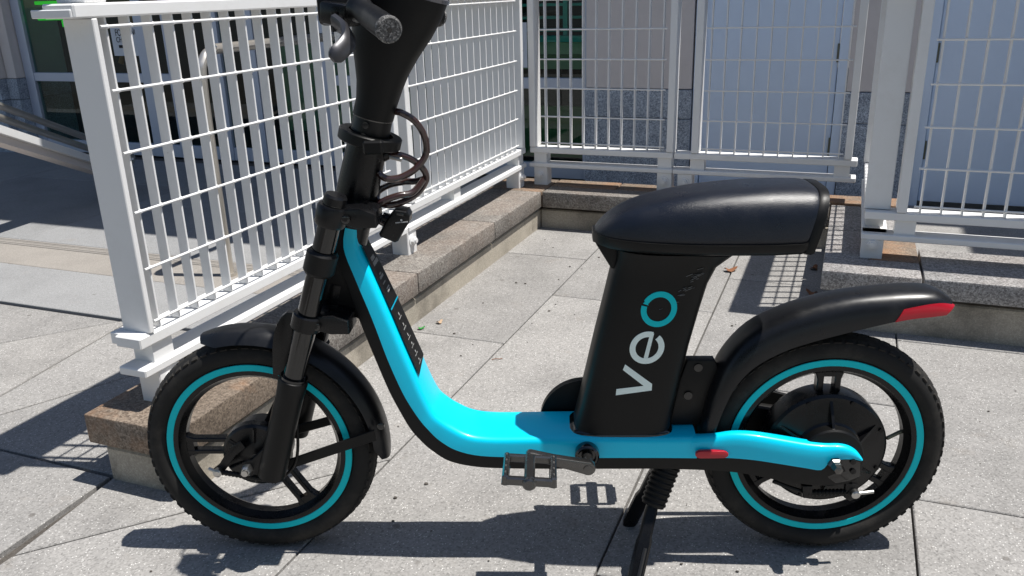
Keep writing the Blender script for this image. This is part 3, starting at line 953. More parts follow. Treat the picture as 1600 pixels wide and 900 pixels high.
for (tx, tz), (mx, mz), (bx_, bz), h in zip(Tf, Mf, Bf, Hf):
    t, m_, b_ = V((tx, 0, tz)), V((mx, 0, mz)), V((bx_, 0, bz))
    dside = (m_ - t)
    L_ = dside.length
    dside.normalize()
    r = min(0.014, L_ * 0.45)
    half = []
    half.append(m_ + V((0, -h - 0.002, 0)))
    half.append(m_ - dside * (L_ - r) * 0.5 + V((0, -h - 0.0015, 0)))
    for k in range(6):
        a = pi / 2 * k / 5
        c = t + dside * r + V((0, -h + r, 0))
        half.append(c + V((0, -r * cos(a), 0)) - dside * r * sin(a))
    half.append(t - dside * 0.003 + V((0, -h * 0.5, 0)))
    ring = half + [t - dside * 0.004] + [V((p.x, -p.y, p.z)) for p in reversed(half)]
    top_rings.append(ring)
    dl = (b_ - m_)
    ll = dl.length
    dl.normalize()
    g = h - 0.002
    lo = [m_ - dl * 0.004 + V((0, -g, 0)), m_ + dl * ll * 0.6 + V((0, -g, 0)), m_ + dl * (ll - .004) + V((0, -g + .002, 0)), b_ + V((0, -g + 0.010, 0))]
    low_rings.append(lo + [V((p.x, -p.y, p.z)) for p in reversed(lo)])
bm = new(); loft(bm, top_rings)
frame_o = part('frame', bm, 'cyan', bike, smooth=50)
bm = new(); loft(bm, low_rings)
part('lower_frame', bm, 'black_frame', bike, smooth=40)

# rear arms: near and far, cyan top, black underside
aT = [(0.2719, 0.2892), (0.3241, 0.3018), (0.3703, 0.3096), (0.4075, 0.3189), (0.4503, 0.3185), (0.5045, 0.3094), (0.5588, 0.2997), (0.5953, 0.2964), (0.6238, 0.2963), (0.6452, 0.2909), (0.6624, 0.2789), (0.6738, 0.2641)]
aM = [(0.2723, 0.2556), (0.3250, 0.2585), (0.3663, 0.2620), (0.4062, 0.2640), (0.4515, 0.2622), (0.4999, 0.2554), (0.5567, 0.2458), (0.5895, 0.2417), (0.6048, 0.2591), (0.6250, 0.2659), (0.6513, 0.2659), (0.6707, 0.2609)]
aB = [(0.2739, 0.2218), (0.3271, 0.2249), (0.3662, 0.2271), (0.4079, 0.2275), (0.4524, 0.2228), (0.5003, 0.2129), (0.5549, 0.2039), (0.5946, 0.2005), (0.6301, 0.2020), (0.6558, 0.2089), (0.6695, 0.2191), (0.6770, 0.2409)]
yo = [0.060, 0.0665, 0.074, 0.080, 0.085, 0.088, 0.090, 0.091, 0.091, 0.091, 0.090, 0.088]
aT, aM, aB = catmull(aT, 3), catmull(aM, 3), catmull(aB, 3)
yi = [0.030, 0.040, 0.050, 0.056, 0.058, 0.058, 0.060, 0.064, 0.066, 0.068, 0.068, 0.068]
yo = [p[0] for p in catmull([(q, 0) for q in yo], 3)]
yi = [p[0] for p in catmull([(q, 0) for q in yi], 3)]
for s, nm in ((-1, 'near'), (1, 'far')):
    tr_, lr_ = [], []
    for (tx, tz), (mx, mz), (bx_, bz), o_, i_ in zip(aT, aM, aB, yo, yi):
        r = min(0.010, (tz - mz) * 0.4)
        dx, dz = (tx - mx), (tz - mz)
        tr_.append([V((mx, s * o_, mz)), V((mx + dx * .5, s * (o_ + .001), mz + dz * .5)), V((tx - dx * .25, s * o_, tz - dz * .25)), V((tx - dx * .06, s * (o_ - .003), tz - dz * .06)),
                    V((tx, s * (o_ - .009), tz)), V((tx, s * (i_ + .005), tz)), V((tx, s * i_, tz - .004)), V((mx, s * i_, mz))])
        lr_.append([V((mx, s * (o_ - .002), mz + .003)), V(((mx + bx_) / 2, s * (o_ - .002), (mz + bz) / 2)), V((bx_, s * (o_ - .006), bz)), V((bx_, s * (i_ + .004), bz)), V((mx, s * (i_ + .002), mz + .003))])
    bm = new(); loft(bm, tr_)
    ca = part('chainstay', bm, 'cyan' if nm == 'near' else 'black_frame', bike, smooth=50)
    bm = new(); loft(bm, lr_)
    lc = part('chainstay_cover', bm, 'black_frame', bike, smooth=40)
    bm = bprism([(0.6050, 0.2601), (0.6253, 0.2660), (0.6487, 0.2659), (0.6689, 0.2598), (0.6714, 0.2247), (0.6516, 0.2139), (0.6233, 0.2078), (0.6034, 0.2233), (0.5975, 0.2433)], s * 0.089, s * 0.068, 0.002)
    dp = part('dropout', bm, 'black_gloss', bike)
    if s < 0:
        nut = new()
        disc_lathe(nut, [(0.015, 0.0), (0.015, -0.010), (0.012, -0.014), (0.0115, -0.024), (0.009, -0.031), (0.003, -0.034)], n=6)
        part('axle_nut', nut, 'alloy', bike, (HR, -0.088, HZ))
        for q in [(0.6525, 0.2611), (0.6549, 0.2382)]:
            sc_ = new(); disc_lathe(sc_, [(0.006, 0), (0.006, -.004), (0.003, -.0045)], n=12)
            part('dropout_screw', sc_, 'black_satin', bike, (q[0], -0.089, q[1]))
# red side reflector on the near arm
o1 = [(0.3361, 0.2812), (0.3413, 0.2824), (0.3886, 0.2822), (0.3940, 0.2804), (0.3981, 0.2769), (0.3985, 0.2715), (0.3948, 0.2673), (0.3896, 0.2655), (0.3395, 0.2651), (0.3341, 0.2672), (0.3306, 0.2711), (0.3310, 0.2771)]
part('side_reflector', bprism(o1, -0.0835, -0.074, 0.0015), 'red', bike)

# sticker with rows of white print on the downtube
st = [(-0.3443, 0.7249), (-0.3141, 0.6584), (-0.2782, 0.5659), (-0.2415, 0.4626)]
sn = [(-0.3495, 0.7282), (-0.3279, 0.6680), (-0.2993, 0.5896), (-0.2512, 0.4507)]
bm = new()
rows = []
def on_tube(u_, v_, lift):
    """u_ along the tube 0..1, v_ across from near edge -1 to far edge 1"""
    k = 1 + u_ * 4.25
    i = min(int(k), 5); f = k - i
    t0, t1 = V((T_[i][0], 0, T_[i][1])), V((T_[i + 1][0], 0, T_[i + 1][1]))
    m0, m1 = V((M_[i][0], 0, M_[i][1])), V((M_[i + 1][0], 0, M_[i + 1][1]))
    t = t0.lerp(t1, f)
    n = (t - m0.lerp(m1, f)).normalized()
    h = H0[i] + (H0[i + 1] - H0[i]) * f
    return t + n * (0.0035 + lift) + V((0, v_ * (h - 0.0155), 0))
def patch(u0, u1, v0, v1, lift, mat, parent, name, nu=10, taper=0.0):
    bm = new()
    g = []
    for i in range(nu + 1):
        u_ = u0 + (u1 - u0) * i / nu
        row = []
        for j in range(5):
            vv = v0 + (v1 - v0) * j / 4
            uu = u_ - taper * (vv + 1) / 2 * (i / nu)
            row.append(bm.verts.new(on_tube(uu, vv, lift)))
        g.append(row)
    for i in range(nu):
        for j in range(4):
            bm.faces.new((g[i][j], g[i][j + 1], g[i + 1][j + 1], g[i + 1][j]))
    r = bmesh.ops.solidify(bm, geom=list(bm.faces), thickness=-0.0006)
    return part(name, bm, mat, parent)
stk = patch(0.03, 0.985, -0.98, 0.98, 0.0012, 'sticker', bike, 'sticker', 18, 0.05)
patch(0.487, 0.497, -0.98, 0.98, 0.0022, 'cyan', stk, 'stripe', 1)
# bold lines, small lines and pictograms of the printed panel
def word(u0, du, v0, v1, n, fill=0.72):
    for k in range(n):
        a = v0 + (v1 - v0) * k / n
        patch(u0, u0 + du, a, a + (v1 - v0) / n * fill, 0.0022, 'print_white', stk, 'print_mark', 1)
word(0.150, 0.034, -0.55, 0.35, 7, 0.8); word(0.195, 0.034, -0.55, 0.70, 9, 0.8)
word(0.285, 0.010, -0.30, 0.10, 5); word(0.302, 0.016, -0.50, 0.35, 8); word(0.345, 0.008, -0.45, 0.25, 6); word(0.385, 0.010, -0.2, 0.5, 6); word(0.402, 0.010, -0.2, 0.5, 6)
for k in range(6):
    u0 = 0.55 + k * 0.068
    word(u0, 0.018, -0.12, 0.02, 1, 0.9)
    word(u0 + 0.028, 0.006, -0.35, 0.25, 7, 0.8)
patch(0.06, 0.075, 0.3, 0.45, 0.0022, 'leaf_green', stk, 'print_mark', 1)

# --- head: steering column, cone, collars
ax = V((0.29, 0, 1)).normalized()
def head(z, off=0.0):
    return V((-0.362 + (z - 0.79) * 0.29 + off, 0, z))
def oval_loft(stations, n=28, power=2.0):
    """stations: (centre, rx, ry) with rings perpendicular to the head axis."""
    e1 = V((1, 0, -0.29)).normalized()
    rings = []
    for c, rx, ry in stations:
        ring = []
        for k in range(n):
            a = 2 * pi * k / n
            ca, sa = cos(a), sin(a)
            ring.append(c + e1 * rx * math.copysign(abs(ca) ** (2 / power), ca) + V((0, ry * math.copysign(abs(sa) ** (2 / power), sa), 0)))
        rings.append(ring)
    bm = new(); loft(bm, rings)
    return bm
part('steering_column', oval_loft([(head(0.765), .0425, .043), (head(0.80), .0425, .0435), (head(0.975, .002), .0378, .041)]), 'black_satin', bike)
cone = [(head(0.976, .002), .0390, .0425), (head(1.005, .003), .0395, .0425), (head(1.035, .002), .0440, .044), (head(1.065, .000), .0515, .046), (head(1.10, -.001), .0640, .0485), (head(1.14, .004), .0760, .051), (head(1.175, .008), .083, .053), (head(1.20, .010), .085, .054)]
part('handlebar_cone', oval_loft(cone, 36, 2.3), 'black_matt', bike)
part('display_cover', oval_loft([(head(1.2005, .010), .088, .057), (head(1.207, .010), .088, .057), (head(1.212, .010), .080, .05)], 36, 2.3), 'clear', bike)
for z, dx in ((0.966, 0.006), (0.945, 0.002)):
    sc_ = new(); disc_lathe(sc_, [(0.0065, 0.002), (0.0065, -0.002), (0.004, -0.0022)], n=14)
    part('column_screw', sc_, 'black_gloss', bike, (head(z).x - 0.002, -0.0452, z))
part('seam_ring', oval_loft([(head(0.9735, .002), .0382, .0414), (head(0.9755, .002), .0384, .0416)], 32), 'alloy', bike)
# holder ring for the cable lock
e1 = V((1, 0, -0.29)).normalized()
def ring_loft(c, r0, r1, h, n=32, ryk=1.0):
    bm = new()
    rings = []
    for k in range(n):
        a = 2 * pi * k / n
        d = e1 * cos(a) + V((0, sin(a) * ryk, 0))
        rings.append([c + d * r0 - ax * h / 2, c + d * (r1 - .002) - ax * h / 2, c + d * r1 - ax * (h / 2 - .002), c + d * r1 + ax * (h / 2 - .002), c + d * (r1 - .002) + ax * h / 2, c + d * r0 + ax * h / 2])
    vr = [[bm.verts.new(p) for p in r] for r in rings]
    for i in range(n):
        a, b = vr[i], vr[(i + 1) % n]
        for k in range(6):
            l = (k + 1) % 6
            bm.faces.new((a[k], a[l], b[l], b[k]))
    return bm
part('holder_ring', ring_loft(head(0.935, 0.004), 0.044, 0.062, 0.022), 'black_matt', bike)
hc = head(0.93, 0.012)
part('holder_clip', bbox(hc.x - 0.008, hc.x + 0.030, -0.070, -0.050, hc.z - 0.016, hc.z + 0.010, bev=.004), 'black_matt', bike)
# head tube, gusset and crowns
part('head_tube', btube([head(0.60), head(0.775)], 0.040, 28), 'black_satin', bike)
part('lower_bearing', btube([head(0.585, -.002), head(0.595), head(0.645)], [0.034, 0.042, 0.042], 28), 'black_satin', bike)
part('head_gusset', bprism([(-0.4163, 0.7722), (-0.3689, 0.7740), (-0.3793, 0.7188), (-0.3608, 0.6538), (-0.3544, 0.5632), (-0.3670, 0.5705), (-0.3891, 0.5890), (-0.4316, 0.6133), (-0.4456, 0.6550)], -0.040, 0.040, 0.008, 3), 'black_frame', bike)
part('upper_collar', ring_loft(head(0.785, 0.002), 0.040, 0.0505, 0.026), 'black_gloss', bike)

# --- fork
FO = 0.093
legs_top = [(-0.3750, 0.8273), (-0.4053, 0.7725), (-0.4286, 0.7292), (-0.4654, 0.6154), (-0.5097, 0.4818), (-0.5698, 0.2351)]
def leg_pt(k, y):
    return V((legs_top[k][0], y, legs_top[k][1]))
fork = bike
for y in (-FO, FO):
    top, bot = leg_pt(0, y), leg_pt(5, y)
    dv = (bot - top)
    def at(t): return top + dv * t
    part('stanchion', btube([at(-0.005), at(0.66)], 0.0222, 24), 'black_gloss', fork)
    part('leg_cap', btube([at(-0.030), at(-0.022), at(0.0)], [0.019, 0.0225, 0.0225], 24), 'black_satin', fork)
    part('dust_collar', btube([at(0.155), at(0.165), at(0.225), at(0.235)], [0.026, 0.031, 0.031, 0.027], 24), 'black_matt', fork)
    part('crown_clamp', btube([at(0.005), at(0.012), at(0.062), at(0.07)], [0.028, 0.0305, 0.0305, 0.028], 24), 'black_satin', fork)
    part('crown_clamp', btube([at(0.375), at(0.38), at(0.425), at(0.43)], [0.028, 0.0305, 0.0305, 0.028], 24), 'black_satin', fork)
    part('slider', btube([at(0.612), at(0.618), at(0.63), at(0.68), at(0.97), at(1.0), at(1.006)], [0.0245, 0.029, 0.0305, 0.0285, 0.030, 0.029, 0.022], 28), 'black_matt', fork)
    part('wiper_seal', btube([at(0.606), at(0.614)], 0.0275, 24), 'black_gloss', fork)
    (ax_, az_), = [(-0.6141, 0.2600)]
    low = at(0.93)
    bm = bprism([(HF - 0.016, HZ - 0.016), (HF + 0.0, HZ - 0.022), (low.x - 0.004, low.z - 0.02), (low.x + 0.004, low.z + 0.05), (HF + 0.01, HZ + 0.02), (HF - 0.012, HZ + 0.014)],
                y - 0.010 if y < 0 else y - 0.004, y + 0.004 if y < 0 else y + 0.010, 0.003)
    part('fork_dropout', bm, 'black_satin', fork)
    sc_ = new(); disc_lathe(sc_, [(0.013, 0.0), (0.013, -0.010), (0.009, -0.016), (0.004, -0.017)], n=6)
    part('axle_nut', sc_, 'bolt', fork, (HF, y - 0.010 if y < 0 else y + 0.020, HZ))
t0 = leg_pt(0, 0) + (leg_pt(5, 0) - leg_pt(0, 0)) * 0.036
bm = bbox(-0.026, 0.030, -FO + 0.010, FO - 0.010, -0.020, 0.014, bev=0.006, seg=2)
part('upper_crown', bm, 'black_satin', fork, t0 + V((0.012, 0, 0)), (0, radians(16), 0))
t1 = leg_pt(0, 0) + (leg_pt(5, 0) - leg_pt(0, 0)) * 0.402
part('lower_crown', bbox(-0.026, 0.060, -FO + 0.010, FO - 0.010, -0.020, 0.016, bev=0.006, seg=2), 'black_satin', fork, t1, (0, radians(16), 0))
# clamp arms with pinch bolts on the near side
for tpos, px in ((0.035, 0.03), (0.402, 0.022)):
    p = leg_pt(0, -FO) + (leg_pt(5, -FO) - leg_pt(0, -FO)) * tpos
    part('clamp_arm', bprism([(p.x + .010, p.z - .014), (p.x + .048, p.z - .026), (p.x + .085, p.z - .026), (p.x + .085, p.z + .002), (p.x + .055, p.z + .014), (p.x + .012, p.z + .012)],
                             -FO - 0.014, -0.03, 0.004), 'black_satin', fork)
    sc_ = new(); disc_lathe(sc_, [(0.0085, 0.0), (0.0085, -0.006), (0.006, -0.007)], n=16)
    part('pinch_bolt', sc_, 'black_gloss', fork, (p.x + px, -FO - 0.014, p.z - 0.006))
    sc_ = new(); disc_lathe(sc_, [(0.0042, 0.0), (0.0042, -0.001)], n=6)
    part('bolt_socket', sc_, 'black_satin', fork, (p.x + px, -FO - 0.0205, p.z - 0.006))
# arch plate between near leg and fender
part('fender_bracket', bprism([(-0.5323, 0.5651), (-0.5211, 0.5805), (-0.5080, 0.5902), (-0.4922, 0.5900), (-0.4971, 0.5477), (-0.5191, 0.4522), (-0.5388, 0.4464), (-0.5548, 0.4495), (-0.5488, 0.5081), (-0.5420, 0.5411)], -0.050, -0.030, 0.004), 'black_satin', bike)

# --- front fender
bm = new()
rings = []
for k in range(31):
    a = radians(110 - 115.5 * k / 30)
    ring = []
    edge = 1.0 if 1 < k < 29 else (0.8 if k in (1, 29) else 0.55)
    def fp(y, r): return V((HF + r * cos(a), y, HZ + r * sin(a)))
    for j in range(13):
        q = -1 + 2 * j / 12
        ring.append(fp(q * 0.047 * edge, 0.2865 - 0.026 * abs(q) ** 3.2 * edge))
    for j in range(13):
        q = 1 - 2 * j / 12
        ring.append(fp(q * 0.0435 * edge, 0.2828 - 0.022 * abs(q) ** 3.2 * edge))
    rings.append(ring)
loft(bm, rings)
ff = part('front_fender', bm, 'fender', bike, smooth=45)
part('fender_strut', bprism([(-0.5680, 0.2383), (-0.5411, 0.2494), (-0.3480, 0.3208), (-0.3460, 0.2943), (-0.5397, 0.2254), (-0.5622, 0.2157)], -0.0545, -0.0495, 0.0015, 1), 'black_frame', bike)
part('fender_strut', bprism([(-0.5722, 0.2690), (-0.4669, 0.2996), (-0.4048, 0.3203), (-0.4039, 0.2975), (-0.4616, 0.2783), (-0.5750, 0.2458)], 0.0495, 0.0545, 0.0015, 1), 'black_frame', bike)
for q, yy in zip([(-0.5533, 0.2353), (-0.3345, 0.3270)], (-0.0545, -0.047)):
    sc_ = new(); disc_lathe(sc_, [(0.008, 0.0), (0.008, -0.004), (0.005, -0.0055)], n=16)
    part('strut_screw', sc_, 'black_gloss', bike, (q[0], yy, q[1]))
# brake line and hub brake lever
cp = [(-0.4640, 0.5848), (-0.4821, 0.5061), (-0.4960, 0.4425), (-0.5032, 0.3681), (-0.5074, 0.3070), (-0.5201, 0.2572), (-0.5420, 0.2255), (-0.5688, 0.2128), (-0.5941, 0.2129)]
part('brake_line', btube(smooth_path([(x, -0.082 + .01 * (i > 4), z) for i, (x, z) in enumerate(cp)], 5), 0.0034, 8), 'black_matt', bike)
q, = [(-0.5103, 0.4181)]
part('line_clip', btube([(q[0] - .010, -0.092, q[1]), (q[0] + .008, -0.086, q[1] + .002)], 0.0055, 10), 'bolt', bike)
cp = [(-0.5656, 0.2109), (-0.5961, 0.2142), (-0.6807, 0.2336)]
n_ = 30
pts = [V((cp[0][0], -.08, cp[0][1])).lerp(V((cp[2][0], -.08, cp[2][1])), i / n_) for i in range(n_ + 1)]
part('cable_boot', btube(pts, [0.0052 if i % 2 else 0.0068 for i in range(n_ + 1)], 10), 'black_matt', bike)
q0, q1 = [(-0.6904, 0.2353), (-0.7105, 0.2417)]
part('cable_nut', btube([(q0[0] + .004, -.086, q0[1]), (q1[0], -.078, q1[1])], 0.0040, 10), 'bolt', bike)
sc_ = new(); disc_lathe(sc_, [(0.0085, 0.008), (0.0095, 0.0), (0.0095, -0.010), (0.006, -0.012)], n=18)
part('cable_anchor', sc_, 'bolt', bike, (q0[0], -0.078, q0[1]))
part('brake_arm', bprism([(-0.7047, 0.2370), (-0.6988, 0.2193), (-0.6854, 0.2241), (-0.6490, 0.2716), (-0.6241, 0.2903), (-0.6331, 0.3060), (-0.6604, 0.2905), (-0.6887, 0.2497)], -0.076, -0.068, 0.002), 'black_satin', bike)
q0, = [(-0.6120, 0.2553)]

# --- seat post housing with the lettering
pl = [(0.0768, 0.3051), (0.0907, 0.3637), (0.1069, 0.4387), (0.1239, 0.5189), (0.1417, 0.5965), (0.1552, 0.6583), (0.1625, 0.6893), (0.1635, 0.7120)]
pr = [(0.2817, 0.2946), (0.2880, 0.3470), (0.3014, 0.4221), (0.3166, 0.5024), (0.3340, 0.5801), (0.3480, 0.6351), (0.3640, 0.6701), (0.3954, 0.6964)]
PW = [0.057, 0.057, 0.0565, 0.056, 0.056, 0.056, 0.058, 0.066]
bm = new()
rings = []
for (lx, lz), (rx, rz_), w_ in zip(pl, pr, PW):
    z = (lz + rz_) / 2
    cx, a_ = (lx + rx) / 2, (rx - lx) / 2
    rings.append([V((cx + a_ * math.copysign(abs(cos(t)) ** 0.55, cos(t)), w_ * math.copysign(abs(sin(t)) ** 0.42, sin(t)), z + (rz_ - lz) / 2 * cos(t))) for t in [2 * pi * k / 48 for k in range(48)]])
loft(bm, rings)
post = part('seat_post', bm, 'post_plastic', bike, smooth=50)
bm = new()
zb_ = T_[13][1] - 0.004
cx, a_ = (pl[0][0] + pr[0][0]) / 2, (pr[0][0] - pl[0][0]) / 2
rings = []
for z, e in ((zb_ - .003, 0.010), (zb_ + 0.004, 0.010), (zb_ + 0.009, 0.006), (zb_ + 0.014, -0.002)):
    rings.append([V((cx + (a_ + e) * math.copysign(abs(cos(t)) ** 0.5, cos(t)), (0.052 + e * .6) * math.copysign(abs(sin(t)) ** 0.45, sin(t)), z)) for t in [2 * pi * k / 40 for k in range(40)]])
loft(bm, rings)
part('post_foot', bm, 'black_gloss', bike, smooth=50)

def flat(name, outline, holes=None, mat='logo_grey', y=-0.0573):
    bm = new()
    prism(bm, outline, y, y + 0.0022)
    return part(name, bm, mat, post, smooth=0)
flat('logo_letter', [(0.1831, 0.4706), (0.2390, 0.4259), (0.2385, 0.4113), (0.1649, 0.4008), (0.1660, 0.4148), (0.2218, 0.4217), (0.1785, 0.4584)])
def arc_letter(name, cpx, rad_out, rad_in, a0, a1, mat, squash=(1, 1)):
    (c,), = (cpx,)
    bm = new()
    n = 44
    y = -0.0573
    fr_, bk = [], []
    ring = []
    for k in range(n + 1):
        a = a0 + (a1 - a0) * k / n
        d = V((cos(a) * squash[0], 0, sin(a) * squash[1]))
        sh = V((0.21 * d.z, 0, 0)) * 0.35
        ring.append((V((c[0], y, c[1])) + (d + sh) * rad_out, V((c[0], y, c[1])) + (d + sh) * rad_in))
    rings = [[o_, i_, i_ + V((0, .0022, 0)), o_ + V((0, .0022, 0))] for o_, i_ in ring]
    loft(bm, rings)
    return part(name, bm, mat, post, smooth=0)
arc_letter('logo_letter', [(0.2264, 0.5073)], 0.0350, 0.0232, radians(73), radians(409), 'logo_grey', (1.0, 1.02))
flat('logo_letter', [(0.2324, 0.5399), (0.2399, 0.5384), (0.2331, 0.5051), (0.2270, 0.4745), (0.2188, 0.4768), (0.2249, 0.5052)], y=-0.0568)
arc_letter('logo_letter', [(0.2479, 0.5906)], 0.0358, 0.0245, radians(151), radians(-193), 'teal', (1.0, 1.06))
flat('logo_letter', [(0.2161, 0.6033), (0.2247, 0.6113), (0.2270, 0.5990)], mat='teal', y=-0.0567)

# pale scratches on the housing
rs = random.Random(11)
bm = new()
for k in range(26):
    a, b_ = rs.choice([(0.2759, 0.6088), (0.2879, 0.6249), (0.2975, 0.6355), (0.3070, 0.6487), (0.3152, 0.6593), (0.3235, 0.6684), (0.2548, 0.5982)]), rs.uniform(-.010, .010)
    x, z = a[0] + rs.uniform(-.008, .008), a[1] + b_
    ln, th = rs.uniform(.004, .016), rs.uniform(.0003, .0009)
    dx, dz = ln * cos(radians(28)) , ln * sin(radians(28)) * rs.uniform(.3, 1.1)
    prism(bm, [(x, z), (x + dx, z + dz), (x + dx, z + dz + th), (x, z + th)], -0.0572, -0.0560)
o = part('scuff_marks', bm, 'scuff', post, smooth=0)
o['kind'] = 'stuff'
# --- seat
ST = [  # x, half width, z of underside, z of crown, backward rake
    (0.121, 0.020, 0.727, 0.741, 0), (0.130, 0.040, 0.725, 0.756, 0), (0.150, 0.060, 0.723, 0.774, 0), (0.180, 0.076, 0.722, 0.791, 0), (0.212, 0.087, 0.721, 0.803, 0),
    (0.26, 0.097, 0.720, 0.815, 0), (0.311, 0.104, 0.719, 0.824, 0.02), (0.37, 0.108, 0.719, 0.830, 0.08), (0.42, 0.110, 0.719, 0.833, 0.16), (0.46, 0.110, 0.719, 0.833, 0.23),
    (0.490, 0.109, 0.720, 0.832, 0.28), (0.505, 0.108, 0.720, 0.830, 0.30), (0.514, 0.105, 0.722, 0.826, 0.31), (0.519, 0.099, 0.727, 0.820, 0.31)]
def seat_ring(x, w_, z0, zt, rake, ez=0.72, ey=0.50):
    ring = []
    for k in range(29):
        a = pi * k / 28
        ca, sa = cos(a), sin(a)
        z = z0 + (zt - z0) * sa ** ez
        ring.append(V((x + (z - 0.72) * rake, -w_ * math.copysign(abs(ca) ** ey, ca) * (1 - 0.10 * (z - z0) / max(zt - z0, .001)), z)))
    return ring
bm = new()
rings = []
for x, w_, zb_, zt, rk in ST:
    z0 = zb_ + 0.015
    rings.append(seat_ring(x, w_ * 0.975, z0, zt, rk) + [V((x, w_ * .9, z0 - .004)), V((x, 0, z0 - .004)), V((x, -w_ * .9, z0 - .004))])
loft(bm, rings)
seat = part('seat', bm, 'seat', bike, smooth=60)
mod = seat.modifiers.new('round', 'SUBSURF'); mod.levels = 1; mod.render_levels = 2
bm = new()
rings = []
for i, (x, w_, zb_, zt, rk) in enumerate(ST):
    xx = x - (0.003 if i == 0 else 0)
    w2 = w_ * 1.012 + .001
    rings.append([V((xx, -w2 * .93, zb_ - .004)), V((xx, -w2, zb_ + 0.004)), V((xx, -w2, zb_ + .017)), V((xx, -w2 * .4, zb_ + .017)), V((xx, w2 * .4, zb_ + .017)), V((xx, w2, zb_ + .017)),
                  V((xx, w2, zb_ + 0.004)), V((xx, w2 * .93, zb_ - .004)), V((xx, 0, zb_ - .006))])
loft(bm, rings)
shell = part('seat_shell', bm, 'black_matt', bike, smooth=50)
bm = new()
rings = []
for x, w_, zt, rk, zl in ((0.509, 0.106, 0.8285, 0.30, 0.722), (0.511, 0.1080, 0.8295, 0.30, 0.718), (0.521, 0.1080, 0.829, 0.31, 0.716), (0.528, 0.106, 0.828, 0.31, 0.718), (0.531, 0.098, 0.819, 0.31, 0.724)):
    rings.append(seat_ring(x, w_, zl, zt, rk) + [V((x, w_ * .9, zl - .004)), V((x, 0, zl - .004)), V((x, -w_ * .9, zl - .004))])
loft(bm, rings)
part('seat_back_rim', bm, 'black_matt', bike, smooth=50)
(qx, qz), = [(0.1587, 0.6893)]
part('seat_bracket', bprism([(qx - 0.035, qz + .03), (qx - .004, qz - 0.022), (qx + 0.03, qz - .02), (qx + .03, qz + .035)], -0.03, 0.03, 0.004), 'black_frame', bike)

# --- rear fender with red tail light
Rf = [(0.3469, 0.2861), (0.3515, 0.3360), (0.3659, 0.4014), (0.3906, 0.4666), (0.4397, 0.5285), (0.5149, 0.5702), (0.6154, 0.5996), (0.7125, 0.6107), (0.7745, 0.6126), (0.8081, 0.6080), (0.8341, 0.5939)]
Sf = [(0.3729, 0.3021), (0.3883, 0.3608), (0.4111, 0.4182), (0.4471, 0.4626), (0.5023, 0.4962), (0.5577, 0.5167), (0.6253, 0.5354), (0.6862, 0.5512), (0.7408, 0.5629), (0.7801, 0.5665), (0.8107, 0.5689)]
Wf = [0.052, 0.055, 0.057, 0.058, 0.058, 0.058, 0.057, 0.057, 0.056, 0.054, 0.050]
m_ = 4
Rs, Ss = catmull(Rf, m_), catmull(Sf, m_)
Ws = [Wf[min(i // m_, len(Wf) - 1)] + (Wf[min(i // m_ + 1, len(Wf) - 1)] - Wf[min(i // m_, len(Wf) - 1)]) * (i % m_) / m_ for i in range(len(Rs))]
def fsec(i, a, sc=1.0, dx=0.0):
    (rx, rz_), (sx, sz) = Rs[i], Ss[i]
    c = max(cos(a), 0.0) ** 0.85
    y = Ws[i] * math.copysign(abs(sin(a)) ** 0.62, sin(a)) * sc
    return V((sx + (rx - sx) * c * sc + dx, y, sz + (rz_ - sz) * c * sc))
bm = new()
rings = []
for i in range(len(Rs)):
    angs = [-pi / 2 + pi * k / 20 for k in range(21)]
    rings.append([fsec(i, a) for a in angs] + [fsec(i, a, 0.93) for a in reversed(angs)])
loft(bm, rings)
part('rear_fender', bm, 'fender', bike, smooth=55)
bm = new()
n0 = len(Rs) - 11
for sgn in (-1, 1):
    rings = []
    for i in range(n0, len(Rs)):
        f = (i - n0) / (len(Rs) - 1 - n0)
        top = radians(66 - 20 * f)
        angs = [sgn * (pi / 2 - (pi / 2 - top) * k / 6) for k in range(7)]
        o_ = [fsec(i, a, 1.035) + V((0.004 * f, 0, 0)) for a in angs]
        i_ = [fsec(i, a, 0.93) for a in reversed(angs)]
        rings.append(o_ + i_)
    loft(bm, rings)
i = len(Rs) - 1
angs = [radians(-90 + 44 * k / 6) for k in range(7)] + [radians(46 + 44 * k / 6) for k in range(7)]
loft(bm, [[fsec(i, a, 1.0, 0.001) for a in angs], [fsec(i, a, 0.97, 0.005) for a in angs]])
part('tail_light', bm, 'red', bike, smooth=50)
# bracket between post and fender
part('fender_mount', bprism([(0.3154, 0.4620), (0.3720, 0.4614), (0.3866, 0.4336), (0.3557, 0.3090), (0.2826, 0.3094), (0.3003, 0.4122)], -0.020, 0.008, 0.005), 'black_matt', bike)
for q in [(0.3382, 0.4461), (0.3199, 0.3813)]:
    sc_ = new(); disc_lathe(sc_, [(0.009, 0.0), (0.009, -0.004), (0.006, -0.0045)], n=16)
    part('mount_screw', sc_, 'black_gloss', bike, (q[0], -0.0205, q[1]))

